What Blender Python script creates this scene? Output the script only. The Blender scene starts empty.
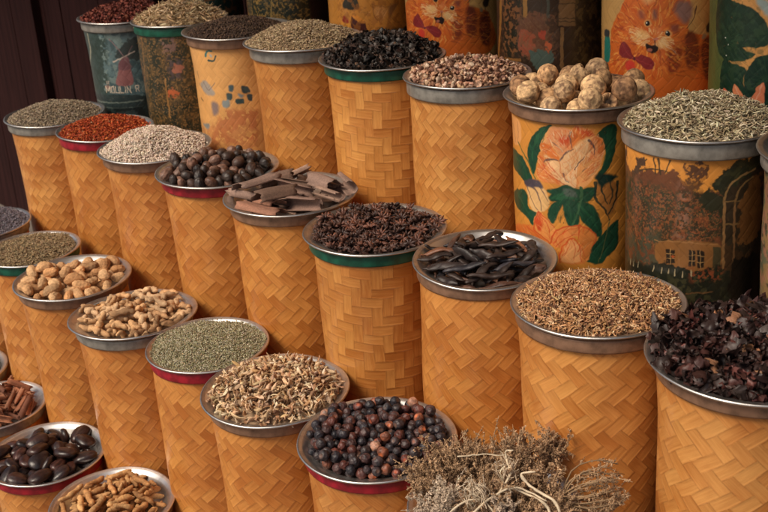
import bpy, math, random
import numpy as np
from mathutils import Vector, Matrix, Euler
R_ = math.radians
rng = np.random.default_rng(11)
random.seed(5)
sc = bpy.context.scene
col = sc.collection

# ------------------------------------------------------------ camera, light, exposure
cam = bpy.data.cameras.new('camera'); co = bpy.data.objects.new('camera', cam); col.objects.link(co)
rt = Vector((0.99804608, -0.0239534, -0.05770835)); up = Vector((0.06248215, 0.38261489, 0.92179272)); fw = Vector((0, 0.92359736, -0.38336395))
co.matrix_world = Matrix(((rt.x, up.x, -fw.x, 0), (rt.y, up.y, -fw.y, 0), (rt.z, up.z, -fw.z, 2.04), (0, 0, 0, 1)))
cam.sensor_width = 36; cam.lens = 1109.7 / 768 * 36; cam.clip_end = 200; cam.clip_start = 0.05
cam.dof.use_dof = True; cam.dof.focus_distance = 2.15; cam.dof.aperture_fstop = 9
sc.camera = co
SUN_EL, SUN_AZ = 50, 238          # azimuth clockwise from +Y (over the camera's left shoulder)
w = bpy.data.worlds.new('World'); sc.world = w; w.use_nodes = True
nt = w.node_tree; bg = nt.nodes['Background']
sky = nt.nodes.new('ShaderNodeTexSky'); sky.sky_type = 'NISHITA'; sky.sun_disc = False
sky.sun_elevation = R_(SUN_EL); sky.sun_rotation = R_(SUN_AZ); sky.dust_density = 5.0; sky.air_density = 1.0; sky.ozone_density = 0.6
nt.links.new(sky.outputs[0], bg.inputs[0]); bg.inputs[1].default_value = 0.085
sl = bpy.data.lights.new('sun', 'SUN'); sl.energy = 2.9; sl.angle = R_(24); sl.color = (1.0, 0.87, 0.71)
so = bpy.data.objects.new('sun', sl); col.objects.link(so)
sd = Vector((math.sin(R_(SUN_AZ)) * math.cos(R_(SUN_EL)), math.cos(R_(SUN_AZ)) * math.cos(R_(SUN_EL)), math.sin(R_(SUN_EL))))
so.rotation_euler = sd.to_track_quat('Z', 'Y').to_euler()
sc.view_settings.view_transform = 'Standard'; sc.view_settings.look = 'None'
sc.view_settings.exposure = 0.0; sc.view_settings.gamma = 1

# ------------------------------------------------------------ object helpers
def tag(o, label=None, cat=None, group=None, kind=None):
    if label: o['label'] = label
    if cat: o['category'] = cat
    if group: o['group'] = group
    if kind: o['kind'] = kind
    return o
def mesh(name, V, F, smooth=True, colors=None, uv=None, mat=None):
    """V (n,3), F (m,3) or (m,4) arrays"""
    me = bpy.data.meshes.new(name)
    V = np.asarray(V, dtype=np.float32); F = np.asarray(F, dtype=np.int32); k = F.shape[1]
    me.vertices.add(len(V)); me.vertices.foreach_set('co', V.ravel())
    me.loops.add(F.size); me.loops.foreach_set('vertex_index', F.ravel())
    me.polygons.add(len(F)); me.polygons.foreach_set('loop_start', np.arange(0, F.size, k, dtype=np.int32))
    me.update(calc_edges=True); me.validate()
    me.polygons.foreach_set('use_smooth', np.full(len(me.polygons), smooth))
    if colors is not None:
        a = me.color_attributes.new('Col', 'FLOAT_COLOR', 'POINT')
        c = np.ones((len(V), 4), dtype=np.float32); c[:, :3] = colors; a.data.foreach_set('color', c.ravel())
    if uv is not None:
        l = me.uv_layers.new(name='UVMap'); l.data.foreach_set('uv', np.asarray(uv, dtype=np.float32)[F.ravel()].ravel())
    if mat: me.materials.append(mat)
    return me
def obj(name, me, parent=None, M=None, color=None):
    o = bpy.data.objects.new(name, me); col.objects.link(o)
    if parent: o.parent = parent
    if M is not None: o.matrix_local = M
    if color is not None: o.color = (*color, 1)
    return o
def lathe(prof, n=96, wob=None):
    """profile [(r,z)] -> quads; uv = (arc, length along profile)"""
    P = np.array(prof, float); m = len(P)
    a = np.linspace(0, 2 * np.pi, n + 1)
    r = P[:, 0][:, None] * np.ones(n + 1); z = P[:, 1][:, None] * np.ones(n + 1)
    if wob is not None: r = r + wob(a[None, :], z)
    V = np.stack([r * np.cos(a), r * np.sin(a), z], -1).reshape(-1, 3)
    i = np.arange(m - 1)[:, None] * (n + 1) + np.arange(n)[None, :]
    F = np.stack([i, i + 1, i + n + 2, i + n + 1], -1).reshape(-1, 4)
    s = np.concatenate([[0], np.cumsum(np.hypot(*np.diff(P, axis=0).T))])
    uv = np.stack([(a * 0.13)[None, :] * np.ones((m, 1)), s[:, None] * np.ones(n + 1)], -1).reshape(-1, 2)
    return V, F, uv
def box(x0, x1, y0, y1, z0, z1):
    V = np.array([(x, y, z) for z in (z0, z1) for y in (y0, y1) for x in (x0, x1)], float)
    F = np.array([(0, 2, 3, 1), (4, 5, 7, 6), (0, 1, 5, 4), (2, 6, 7, 3), (0, 4, 6, 2), (1, 3, 7, 5)])
    return V, F
def join(parts):
    V = []; F = []; n = 0
    for v, f in parts:
        V.append(v); F.append(np.asarray(f) + n); n += len(v)
    return np.concatenate(V), np.concatenate(F)

# ------------------------------------------------------------ node helpers
class NG:
    def __init__(s, t): s.t = t
    def node(s, ty, **k):
        n = s.t.nodes.new(ty)
        for a, b in k.items(): setattr(n, a, b)
        return n
    def put(s, sock, v):
        if isinstance(v, bpy.types.NodeSocket): s.t.links.new(v, sock)
        elif v is not None: sock.default_value = v
    def m(s, op, *a):
        n = s.node('ShaderNodeMath', operation=op)
        for i, v in enumerate(a): s.put(n.inputs[i], v)
        return n.outputs[0]
    def mix(s, f, a, b, mode='MIX'):
        n = s.node('ShaderNodeMix', data_type='RGBA', blend_type=mode)
        s.put(n.inputs[0], f); s.put(n.inputs[6], a if isinstance(a, bpy.types.NodeSocket) else (*a, 1)); s.put(n.inputs[7], b if isinstance(b, bpy.types.NodeSocket) else (*b, 1))
        return n.outputs[2]
    def mixf(s, f, a, b):
        n = s.node('ShaderNodeMix', data_type='FLOAT')
        s.put(n.inputs[0], f); s.put(n.inputs[2], a); s.put(n.inputs[3], b); return n.outputs[0]
    def comb(s, x, y, z=0.0):
        n = s.node('ShaderNodeCombineXYZ'); s.put(n.inputs[0], x); s.put(n.inputs[1], y); s.put(n.inputs[2], z); return n.outputs[0]
    def sep(s, v):
        n = s.node('ShaderNodeSeparateXYZ'); s.put(n.inputs[0], v); return n.outputs
    def noise(s, v, scale, detail=2.0, rough=0.5):
        n = s.node('ShaderNodeTexNoise'); s.put(n.inputs['Vector'], v); s.put(n.inputs['Scale'], scale); s.put(n.inputs['Detail'], detail); s.put(n.inputs['Roughness'], rough)
        return n.outputs[0]
    def white(s, v):
        n = s.node('ShaderNodeTexWhiteNoise', noise_dimensions='3D'); s.put(n.inputs[0], v); return n.outputs[0]
    def rng(s, v, a, b, c=0.0, d=1.0, mode='SMOOTHSTEP'):
        n = s.node('ShaderNodeMapRange', interpolation_type=mode); s.put(n.inputs[0], v)
        for i, x in enumerate((a, b, c, d)): s.put(n.inputs[i + 1], x)
        return n.outputs[0]
def mat(name, rough=0.6, metal=0.0):
    m = bpy.data.materials.new(name); m.use_nodes = True
    b = m.node_tree.nodes['Principled BSDF']; b.inputs['Roughness'].default_value = rough; b.inputs['Metallic'].default_value = metal
    return m, NG(m.node_tree), b
def bump(g, b, h, strength, dist):
    n = g.node('ShaderNodeBump'); n.inputs['Strength'].default_value = strength; n.inputs['Distance'].default_value = dist
    g.put(n.inputs['Height'], h); g.t.links.new(n.outputs[0], b.inputs['Normal'])

# ------------------------------------------------------------ materials
def weave_nodes(g, angle, size):
    """two-over two-under twill of flat bamboo strips, in metres of arc and height"""
    uvn = g.node('ShaderNodeUVMap', uv_map='UVMap'); oi = g.node('ShaderNodeObjectInfo')
    s = g.sep(uvn.outputs[0]); off = g.m('MULTIPLY', oi.outputs['Random'], 7.3)
    wobx = g.m('MULTIPLY', g.m('SUBTRACT', g.noise(uvn.outputs[0], 9.0, 1), 0.5), 0.012)
    woby = g.m('MULTIPLY', g.m('SUBTRACT', g.noise(g.comb(s[1], s[0], 3.1), 9.0, 1), 0.5), 0.012)
    x = g.m('ADD', g.m('ADD', s[0], wobx), off); y = g.m('ADD', g.m('ADD', s[1], woby), off)
    c_, s_ = math.cos(R_(angle)) / size, math.sin(R_(angle)) / size
    u = g.m('ADD', g.m('MULTIPLY', x, c_), g.m('MULTIPLY', y, s_)); v = g.m('SUBTRACT', g.m('MULTIPLY', y, c_), g.m('MULTIPLY', x, s_))
    i = g.m('FLOOR', u); j = g.m('FLOOR', v); fu = g.m('SUBTRACT', u, i); fv = g.m('SUBTRACT', v, j)
    ij = g.m('ADD', i, j); md = g.m('FLOORED_MODULO', ij, 4.0); over = g.m('LESS_THAN', md, 1.5)
    seg = g.m('FLOOR', g.m('DIVIDE', ij, 4.0))
    tw = g.m('MULTIPLY', g.m('ADD', md, fv), 0.5); tf = g.m('MULTIPLY', g.m('ADD', g.m('SUBTRACT', md, 2.0), fu), 0.5)
    t = g.mixf(over, tf, tw); a = g.mixf(over, fv, fu); sid = g.mixf(over, j, i)
    brick = g.white(g.comb(sid, seg, over)); strip = g.white(g.comb(sid, 17.0, over))
    ea = g.m('MINIMUM', a, g.m('SUBTRACT', 1.0, a)); et = g.m('MULTIPLY', g.m('MINIMUM', t, g.m('SUBTRACT', 1.0, t)), 2.0)
    e = g.m('MINIMUM', ea, et)
    jag = g.m('MULTIPLY', g.noise(uvn.outputs[0], 240.0, 2), 0.05)
    gap = g.m('MAXIMUM', g.rng(g.m('SUBTRACT', e, jag), -0.03, 0.06), g.rng(g.noise(uvn.outputs[0], 38.0, 3, 0.6), 0.36, 0.66, 0.25, 1.0))                  # 0 in the joint between strips
    fib_w = g.noise(g.comb(g.m('MULTIPLY', u, 5.0), g.m('MULTIPLY', v, 0.35), sid), 1.0, 5, 0.72)
    fib_f = g.noise(g.comb(g.m('MULTIPLY', u, 0.35), g.m('MULTIPLY', v, 5.0), sid), 1.0, 5, 0.72)
    fib = g.mixf(over, fib_f, fib_w)
    hump = g.m('SINE', g.m('MULTIPLY', t, math.pi)); edge = g.rng(ea, 0.0, 0.2)
    h = g.m('ADD', g.m('ADD', g.m('MULTIPLY', hump, 0.8), g.m('MULTIPLY', edge, 0.35)), g.m('MULTIPLY', fib, 0.12))
    big = g.noise(g.comb(x, y, off), 7.0, 3, 0.6)
    return dict(brick=brick, strip=strip, over=over, gap=gap, fib=fib, h=h, big=big, uv=uvn.outputs[0], oi=oi, t=t, e=e)
def weave_mat(name, angle, size, dark=0.0):
    m, g, b = mat(name, 0.42)
    b.inputs['Coat Weight'].default_value = .35; b.inputs['Coat Roughness'].default_value = .32
    k = weave_nodes(g, angle, size)
    f = g.m('ADD', g.m('MULTIPLY', k['brick'], 0.33), g.m('MULTIPLY', k['strip'], 0.22))
    f = g.m('ADD', f, g.m('MULTIPLY', g.m('SUBTRACT', k['fib'], 0.5), 1.1))
    f = g.m('ADD', f, g.m('MULTIPLY', g.m('SUBTRACT', k['big'], 0.5), 1.25))
    f = g.m('ADD', f, g.m('MULTIPLY', k['over'], 0.10))  # one strip direction coloured lighter, imitating how its fibres catch the light
    c = g.mix(g.rng(f, 0.0, 1.0, mode='LINEAR'), (0.44, 0.148, 0.026), (0.82, 0.395, 0.108))
    st = g.rng(g.m('ADD', g.m('MULTIPLY', k['brick'], 0.6), g.m('MULTIPLY', k['big'], 0.6)), 0.80, 0.98)
    c = g.mix(g.m('MULTIPLY', st, 0.22), c, (0.28, 0.095, 0.018))
    c = g.mix(g.m('ADD', g.m('MULTIPLY', k['gap'], 0.55), 0.45), (0.20, 0.060, 0.010), c)
    sp = g.rng(g.noise(k['uv'], 60.0, 5, 0.75), 0.60, 0.78)
    c = g.mix(g.m('MULTIPLY', sp, 0.35), c, (0.16, 0.06, 0.02))
    c = g.mix(1.0, c, k['oi'].outputs['Color'], 'MULTIPLY')
    g.t.links.new(c, b.inputs['Base Color'])
    g.t.links.new(g.m('ADD', 0.36, g.m('MULTIPLY', k['fib'], 0.22)), b.inputs['Roughness'])
    bump(g, b, k['h'], 0.62, 0.0020)
    return m
def print_mat(name):
    m, g, b = mat(name, 0.40)
    b.inputs['Coat Weight'].default_value = .4; b.inputs['Coat Roughness'].default_value = .3
    k = weave_nodes(g, 45, 0.020)
    a = g.node('ShaderNodeVertexColor', layer_name='Col').outputs[0]
    f = g.m('ADD', g.m('ADD', 0.72, g.m('MULTIPLY', k['brick'], 0.14)), g.m('MULTIPLY', k['fib'], 0.38))
    f = g.m('MULTIPLY', f, g.mixf(k['gap'], 0.84, 1.0))
    gr = g.node('ShaderNodeCombineColor')
    for i in range(3): g.put(gr.inputs[i], f)
    c = g.mix(1.0, a, gr.outputs[0], 'MULTIPLY')
    wear = g.rng(g.noise(k['uv'], 70.0, 4, 0.7), 0.64, 0.74)
    c = g.mix(g.m('MULTIPLY', wear, 0.35), c, (0.42, 0.2, 0.06))
    g.t.links.new(c, b.inputs['Base Color'])
    bump(g, b, k['h'], 0.4, 0.0018)
    return m
def solid(name, c, rough=0.6, metal=0.0, var=0.2, scale=40.0, bmp=0.0, bd=0.001, objcol=False, lo=None):
    m, g, b = mat(name, rough, metal)
    tc = g.node('ShaderNodeTexCoord'); n = g.noise(tc.outputs['Object'], scale, 4, 0.6)
    lo = lo or tuple(x * (1 - var) for x in c); hi = tuple(min(1, x * (1 + var)) for x in c)
    cc = g.mix(g.rng(n, 0.3, 0.7), lo, hi)
    if objcol: cc = g.mix(1.0, cc, g.node('ShaderNodeObjectInfo').outputs['Color'], 'MULTIPLY')
    g.t.links.new(cc, b.inputs['Base Color'])
    if bmp: bump(g, b, n, bmp, bd)
    return m
def vcol(name, rough=0.7, bmp=0.4, bd=0.0006, scale=500.0, objcol=False, metal=0.0):
    m, g, b = mat(name, rough, metal)
    a = g.node('ShaderNodeVertexColor', layer_name='Col').outputs[0]
    tc = g.node('ShaderNodeTexCoord'); n = g.noise(tc.outputs['Object'], scale, 3, 0.65)
    f = g.rng(n, 0.2, 0.8, 0.72, 1.25)
    gr = g.node('ShaderNodeCombineColor')
    for i in range(3): g.put(gr.inputs[i], f)
    c = g.mix(1.0, a, gr.outputs[0], 'MULTIPLY')
    if objcol: c = g.mix(1.0, c, g.node('ShaderNodeObjectInfo').outputs['Color'], 'MULTIPLY')
    g.t.links.new(c, b.inputs['Base Color'])
    bump(g, b, n, bmp, bd)
    return m
def metal_mat(name, c, rough):
    m, g, b = mat(name, rough, 1.0)
    tc = g.node('ShaderNodeTexCoord'); s = g.sep(tc.outputs['Object'])
    ang = g.m('ARCTAN2', s[1], s[0]); rad = g.m('SQRT', g.m('ADD', g.m('MULTIPLY', s[0], s[0]), g.m('MULTIPLY', s[1], s[1])))
    n = g.noise(g.comb(g.m('MULTIPLY', ang, 3.0), g.m('MULTIPLY', rad, 900.0), g.m('MULTIPLY', s[2], 700.0)), 1.0, 3, 0.6)
    n2 = g.noise(tc.outputs['Object'], 35.0, 4, 0.65)
    g.t.links.new(g.m('ADD', rough - 0.12, g.m('ADD', g.m('MULTIPLY', n, 0.14), g.m('MULTIPLY', n2, 0.22))), b.inputs['Roughness'])
    cc = g.mix(g.rng(n2, 0.45, 0.75), c, tuple(x * 0.62 for x in c)); g.t.links.new(cc, b.inputs['Base Color'])
    bump(g, b, g.m('ADD', n, g.m('MULTIPLY', n2, 2.0)), 0.12, 0.0006)
    return m
WD = weave_mat('bamboo_twill_diagonal', 45, 0.0200); WD2 = weave_mat('bamboo_twill_fine', 43, 0.0182); WD3 = weave_mat('bamboo_twill_broad', 47, 0.0218)
WS = weave_mat('bamboo_twill_upright', 2, 0.0215)
PRINT = print_mat('printed_bamboo')
STEEL = metal_mat('dull_steel', (0.66, 0.63, 0.60), 0.33)
BANDM = {'red': solid('red_band', (0.30, 0.010, 0.022), 0.42, 0.0, 0.35, 45, 0.3),
         'green': solid('green_band', (0.006, 0.085, 0.052), 0.42, 0.0, 0.35, 45, 0.3),
         'brown': solid('bare_band_basket_reflection', (0.27, 0.155, 0.098), 0.42, 0.35, 0.32, 38, 0.25),  # bare metal; brown reflection of the basket is put into the colour
         'grey': solid('bare_band_sky_reflection', (0.30, 0.285, 0.255), 0.42, 0.45, 0.30, 38, 0.25)}  # bare metal; grey of the reflected sky is put into the colour
SP = {k: vcol('spice_' + k, r, bm, bd, s) for k, r, bm, bd, s in (('matte', .85, .5, .0006, 600.), ('semi', .5, .5, .0006, 500.), ('gloss', .28, .35, .0005, 300.))}
SPO = {k: vcol('piece_' + k, r, bm, bd, s, True) for k, r, bm, bd, s in (('matte', .85, .7, .001, 260.), ('semi', .5, .6, .0008, 260.), ('gloss', .33, .5, .001, 160.))}
# ------------------------------------------------------------ the stall: steps, ground, wall, added unseen awning
TH = R_(-49.2); DIR = Vector((math.cos(TH), math.sin(TH), 0)); NRM = Vector((-DIR.y, DIR.x, 0))
rot = Matrix(((DIR.x, NRM.x, 0, 0), (DIR.y, NRM.y, 0, 0), (0, 0, 1, 0), (0, 0, 0, 1)))     # local x = along the rows, y = away
def wood(name, c1, c2, rough=.6):
    m, g, b = mat(name, rough)
    tc = g.node('ShaderNodeTexCoord'); s = g.sep(tc.outputs['Object'])
    n = g.noise(g.comb(g.m('MULTIPLY', s[0], 40.0), g.m('MULTIPLY', s[1], 40.0), g.m('MULTIPLY', s[2], 2.0)), 1.0, 4, .6)
    b.inputs['Specular IOR Level'].default_value = .15
    g.t.links.new(g.mix(g.rng(n, .3, .7), c1, c2), b.inputs['Base Color']); bump(g, b, n, .3, .002)
    return m
WALLM = wood('dark_maroon_wood', (.016, .0042, .0040), (.034, .010, .009), .85)
SHELFM = wood('stall_board', (.05, .025, .015), (.09, .045, .025), .7)
V, F = box(-12, 12, -9, 12, -.2, 0)
gm, gg, gb = mat('paving', .85)
tc = gg.node('ShaderNodeTexCoord'); n = gg.noise(tc.outputs['Object'], 6.0, 6, .65)
gg.t.links.new(gg.mix(n, (.10, .08, .065), (.24, .20, .17)), gb.inputs['Base Color']); bump(gg, gb, n, .4, .01)
tag(obj('ground', mesh('ground', V, F, False, mat=gm)), kind='structure')
parts = []
edges = [(1.045, .368), (1.335, .654), (1.63, .918), (1.94, 1.220)]
for k, (n0, z) in enumerate(edges):
    n1 = edges[k + 1][0] if k < 3 else 2.26
    parts.append(box(-3.36, .2, n0 + .004, n1 + .02 * (k < 3), 0.0 if k == 0 else 0.002, z - .022))
    parts.append(box(-3.37, .21, n0 - .012, n1 - (.001 if k < 3 else 0), z - .022, z))
V, F = join(parts)
o = obj('display_stand', mesh('display_stand', V, F, False, mat=SHELFM)); o.matrix_world = rot
tag(o, 'dark stepped wooden stand carrying all the spice baskets', 'display stand')
parts = []
x = -6.5
while x < 2.2:
    wdt = .17 + .03 * random.random(); parts.append(box(x + .003, x + wdt - .003, 2.30 + .004 * random.random(), 2.36, 0, 3.3)); x += wdt
parts.append(box(-6.5, 2.2, 2.362, 2.40, 0, 3.3))
for x in (-3.98, -5.1): parts.append(box(x, x + .07, 2.26, 2.299, 0, 3.3))
V, F = join(parts)
o = obj('wooden_wall', mesh('wooden_wall', V, F, False, mat=WALLM)); o.matrix_world = rot
tag(o, 'very dark maroon plank wall behind the baskets', 'wall')
AWN = solid('shade_awning_canvas', (.20, .15, .11), .9, 0, .1, 8)
V, F = box(-6.4, 2.1, .80, 2.7, 2.9, 2.93)  # unseen roof added to put the back rows in shade
o = obj('added_shade_awning', mesh('added_shade_awning', V, F, False, mat=AWN)); o.matrix_world = rot
tag(o, 'unseen canvas awning added overhead to shade the back rows', 'awning')

# ------------------------------------------------------------ slots: x, y, rim z, rim radius
S = {'B1': (-0.766, 3.551, 1.446, 0.1527), 'B2': (-0.565, 3.345, 1.461, 0.1445), 'B3': (-0.372, 3.128, 1.46, 0.1545), 'B4': (-0.175, 2.897, 1.465, 0.1572), 'B5': (0.026, 2.665, 1.458, 0.1547), 'B6': (0.21, 2.436, 1.457, 0.1431), 'B7': (0.416, 2.208, 1.46, 0.1522), 'B8': (0.596, 1.966, 1.456, 0.1493), 'B9': (0.781, 1.737, 1.458, 0.1504),
     'C1': (-0.984, 3.345, 1.193, 0.1511), 'C2': (-0.785, 3.139, 1.194, 0.1396), 'C3': (-0.603, 2.915, 1.195, 0.1545), 'C4': (-0.406, 2.682, 1.195, 0.156), 'C5': (-0.209, 2.447, 1.197, 0.156), 'C6': (-0.016, 2.205, 1.19, 0.154), 'C7': (0.196, 1.997, 1.193, 0.141), 'C8': (0.372, 1.771, 1.193, 0.1534), 'C9': (0.567, 1.534, 1.2, 0.1656),
     'D0': (-1.218, 3.182, 0.908, 0.1485), 'D1': (-1.001, 2.952, 0.906, 0.1373), 'D2': (-0.827, 2.714, 0.909, 0.1536), 'D3': (-0.622, 2.471, 0.904, 0.1567), 'D4': (-0.414, 2.269, 0.908, 0.1401), 'D5': (-0.244, 2.037, 0.91, 0.1554), 'D6': (-0.035, 1.82, 0.911, 0.1529), 'D7': (0.162, 1.587, 0.908, 0.1494),
     'E0': (-1.285, 2.93, 0.545, 0.15), 'E1': (-1.099, 2.703, 0.544, 0.1389), 'E2': (-0.891, 2.441, 0.542, 0.1514), 'E3': (-0.673, 2.2, 0.545, 0.1471)}
AR = {'A1': -3.232, 'A2': -2.774, 'A3': -2.39, 'A4': -2.058, 'A5': -1.734, 'A6': -1.42, 'A7': -1.15}
for k, t in AR.items():
    p = NRM * 2.075 + DIR * t; S[k] = (p.x, p.y, 1.762, .15)
SHELF = {'A': 1.220, 'B': .918, 'C': .654, 'D': .368, 'E': 0.0}
RB = {'B6': .128, 'C7': .134, 'C8': .133, 'C9': .138, 'C1': .130, 'D1': .125, 'C2': .127, 'A3': .122, 'A1': .122}
TILT = {'C7': (2.2, 0), 'C8': (-1.5, 0), 'D3': (-2.5, 0), 'D6': (0, 0), 'C2': (0.5, 1)}       # degrees about x, y
TINT = {'D2': (.98, .93, .84), 'D3': (.97, .92, .85), 'C3': (.97, .93, .88), 'C7': (.98, .94, .86), 'C4': (1.04, 1.02, .94), 'C5': (1.0, .97, .85), 'D4': (1.03, 1.0, .92), 'D5': (1.03, .99, .9), 'B3': (1.05, 1.05, 1.1), 'B4': (1.0, .99, .93), 'B6': (1.04, 1.08, 1.1), 'B5': (1.03, 1.05, 1.0), 'C1': (1.05, 1.08, 1.1), 'C2': (1.0, .98, .9), 'C6': (1.0, 1.0, .95), 'C9': (1.04, 1.08, 1.15)}
# spice name, band, label of the basket
BAND = {'B1': 'grey', 'B2': 'green', 'B3': 'brown', 'B4': 'grey', 'B5': 'green', 'B6': 'grey', 'B7': 'brown', 'B8': 'grey', 'B9': 'grey',
        'C1': 'grey', 'C2': 'red', 'C3': 'brown', 'C4': 'red', 'C5': 'brown', 'C6': 'green', 'C7': 'brown', 'C8': 'brown', 'C9': 'brown',
        'D0': 'grey', 'D1': 'green', 'D2': 'brown', 'D3': 'grey', 'D4': 'red', 'D5': 'brown', 'D6': 'red', 'D7': 'grey',
        'E0': 'grey', 'E1': 'grey', 'E2': 'red', 'E3': 'brown'}
BL = {'B1': 'blue-green printed basket with a red windmill and lettering', 'B2': 'dark mottled printed basket under the pale root chips', 'B3': 'bamboo basket with faint blue blossom print under dark seeds',
      'B4': 'bamboo basket under the heap of tan cumin-like seeds', 'B5': 'green-banded bamboo basket under the dark curly leaves', 'B6': 'grey-banded bamboo basket under the pinkish dried pieces',
      'B7': 'basket printed with orange tulips and green leaves', 'B8': 'basket printed with an autumn garden, house and arch', 'B9': 'printed basket cut off at the right edge beside the garden basket',
      'C1': 'grey-banded bamboo basket at the far left below the windmill basket', 'C2': 'red-banded bamboo basket under the bright red flakes', 'C3': 'bamboo basket under the heap of small white seeds',
      'C4': 'red-banded bamboo basket under the round dark nutmegs', 'C5': 'bamboo basket under the curled bark pieces', 'C6': 'green-banded bamboo basket with upright square weave under star anise',
      'C7': 'bamboo basket under the long blackish pods', 'C8': 'bamboo basket under the fine brown wood chips', 'C9': 'bamboo basket at the right edge under the dark purple petals',
      'D0': 'basket cut off by the left edge under the lavender buds', 'D1': 'green-banded bamboo basket by the left edge under greenish seeds', 'D2': 'bamboo basket under the tan knobbly pods',
      'D3': 'bamboo basket under the pale ginger pieces', 'D4': 'red-banded bamboo basket under the crushed green herb', 'D5': 'bamboo basket under the pale bark shavings',
      'D6': 'red-banded bamboo basket under the dark round berries', 'D7': 'basket hidden below the bunches of dried plants at the bottom',
      'E0': 'basket whose tray edge just shows at the left border', 'E1': 'basket under the cinnamon sticks at the left edge', 'E2': 'red-banded bamboo basket under the big glossy dark seeds',
      'E3': 'bamboo basket under the turmeric fingers at the bottom',
      'A1': 'back row basket with teal and orange print', 'A2': 'back row basket with dark green and gold print', 'A3': 'back row orange basket printed with flower pots',
      'A4': 'back row basket printed with a kitten, left of the vase basket', 'A5': 'back row dark basket printed with a large vase', 'A6': 'back row basket printed with a kitten, behind the dried limes',
      'A7': 'back row basket printed with lily pads at the top right'}
CONT = {'B1': 'dark red flakes', 'B2': 'pale root chips', 'B3': 'small dark seeds', 'B4': 'tan cumin-like seeds', 'B5': 'dark curly leaves', 'B6': 'pinkish dried pieces', 'B7': 'dried limes', 'B8': 'pale green fennel seeds', 'B9': 'nothing visible at the right edge',
        'C1': 'greyish tan seeds', 'C2': 'bright red flakes', 'C3': 'small white seeds', 'C4': 'nutmegs', 'C5': 'curled bark pieces', 'C6': 'star anise', 'C7': 'long blackish pods', 'C8': 'fine brown wood chips', 'C9': 'dark purple petals',
        'D0': 'lavender buds', 'D1': 'greenish brown seeds', 'D2': 'tan knobbly pods', 'D3': 'ginger pieces', 'D4': 'crushed green herb', 'D5': 'pale bark shavings', 'D6': 'dark round berries', 'D7': 'bunches of dried plants',
        'E0': 'brown powder at the left border', 'E1': 'cinnamon sticks', 'E2': 'big glossy dark seeds', 'E3': 'turmeric fingers'}
DEPTH = {'D5': .022, 'E3': .03, 'E2': .034, 'E1': .02, 'C5': .026, 'C7': .022, 'D6': .016, 'C4': .022, 'C6': .016, 'D2': .028, 'D3': .02, 'B7': .032, 'D7': .02}
PRINTED = {}                                                     # filled by the paint section
def rb(k): return RB.get(k, .130)
def bt(k): return min(rb(k) + .0075, .915 * S[k][3])                 # radius just under the rim
def slot(k):
    x, y, z, r = S[k]; tx, ty = TILT.get(k, (0, 0))
    base = Vector((x, y, SHELF[k[0]])); h = z - SHELF[k[0]]
    M = Matrix.Translation((x, y, z)) @ Matrix.Rotation(R_(tx), 4, 'X') @ Matrix.Rotation(R_(ty), 4, 'Y')
    return M, base, h, r
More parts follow.
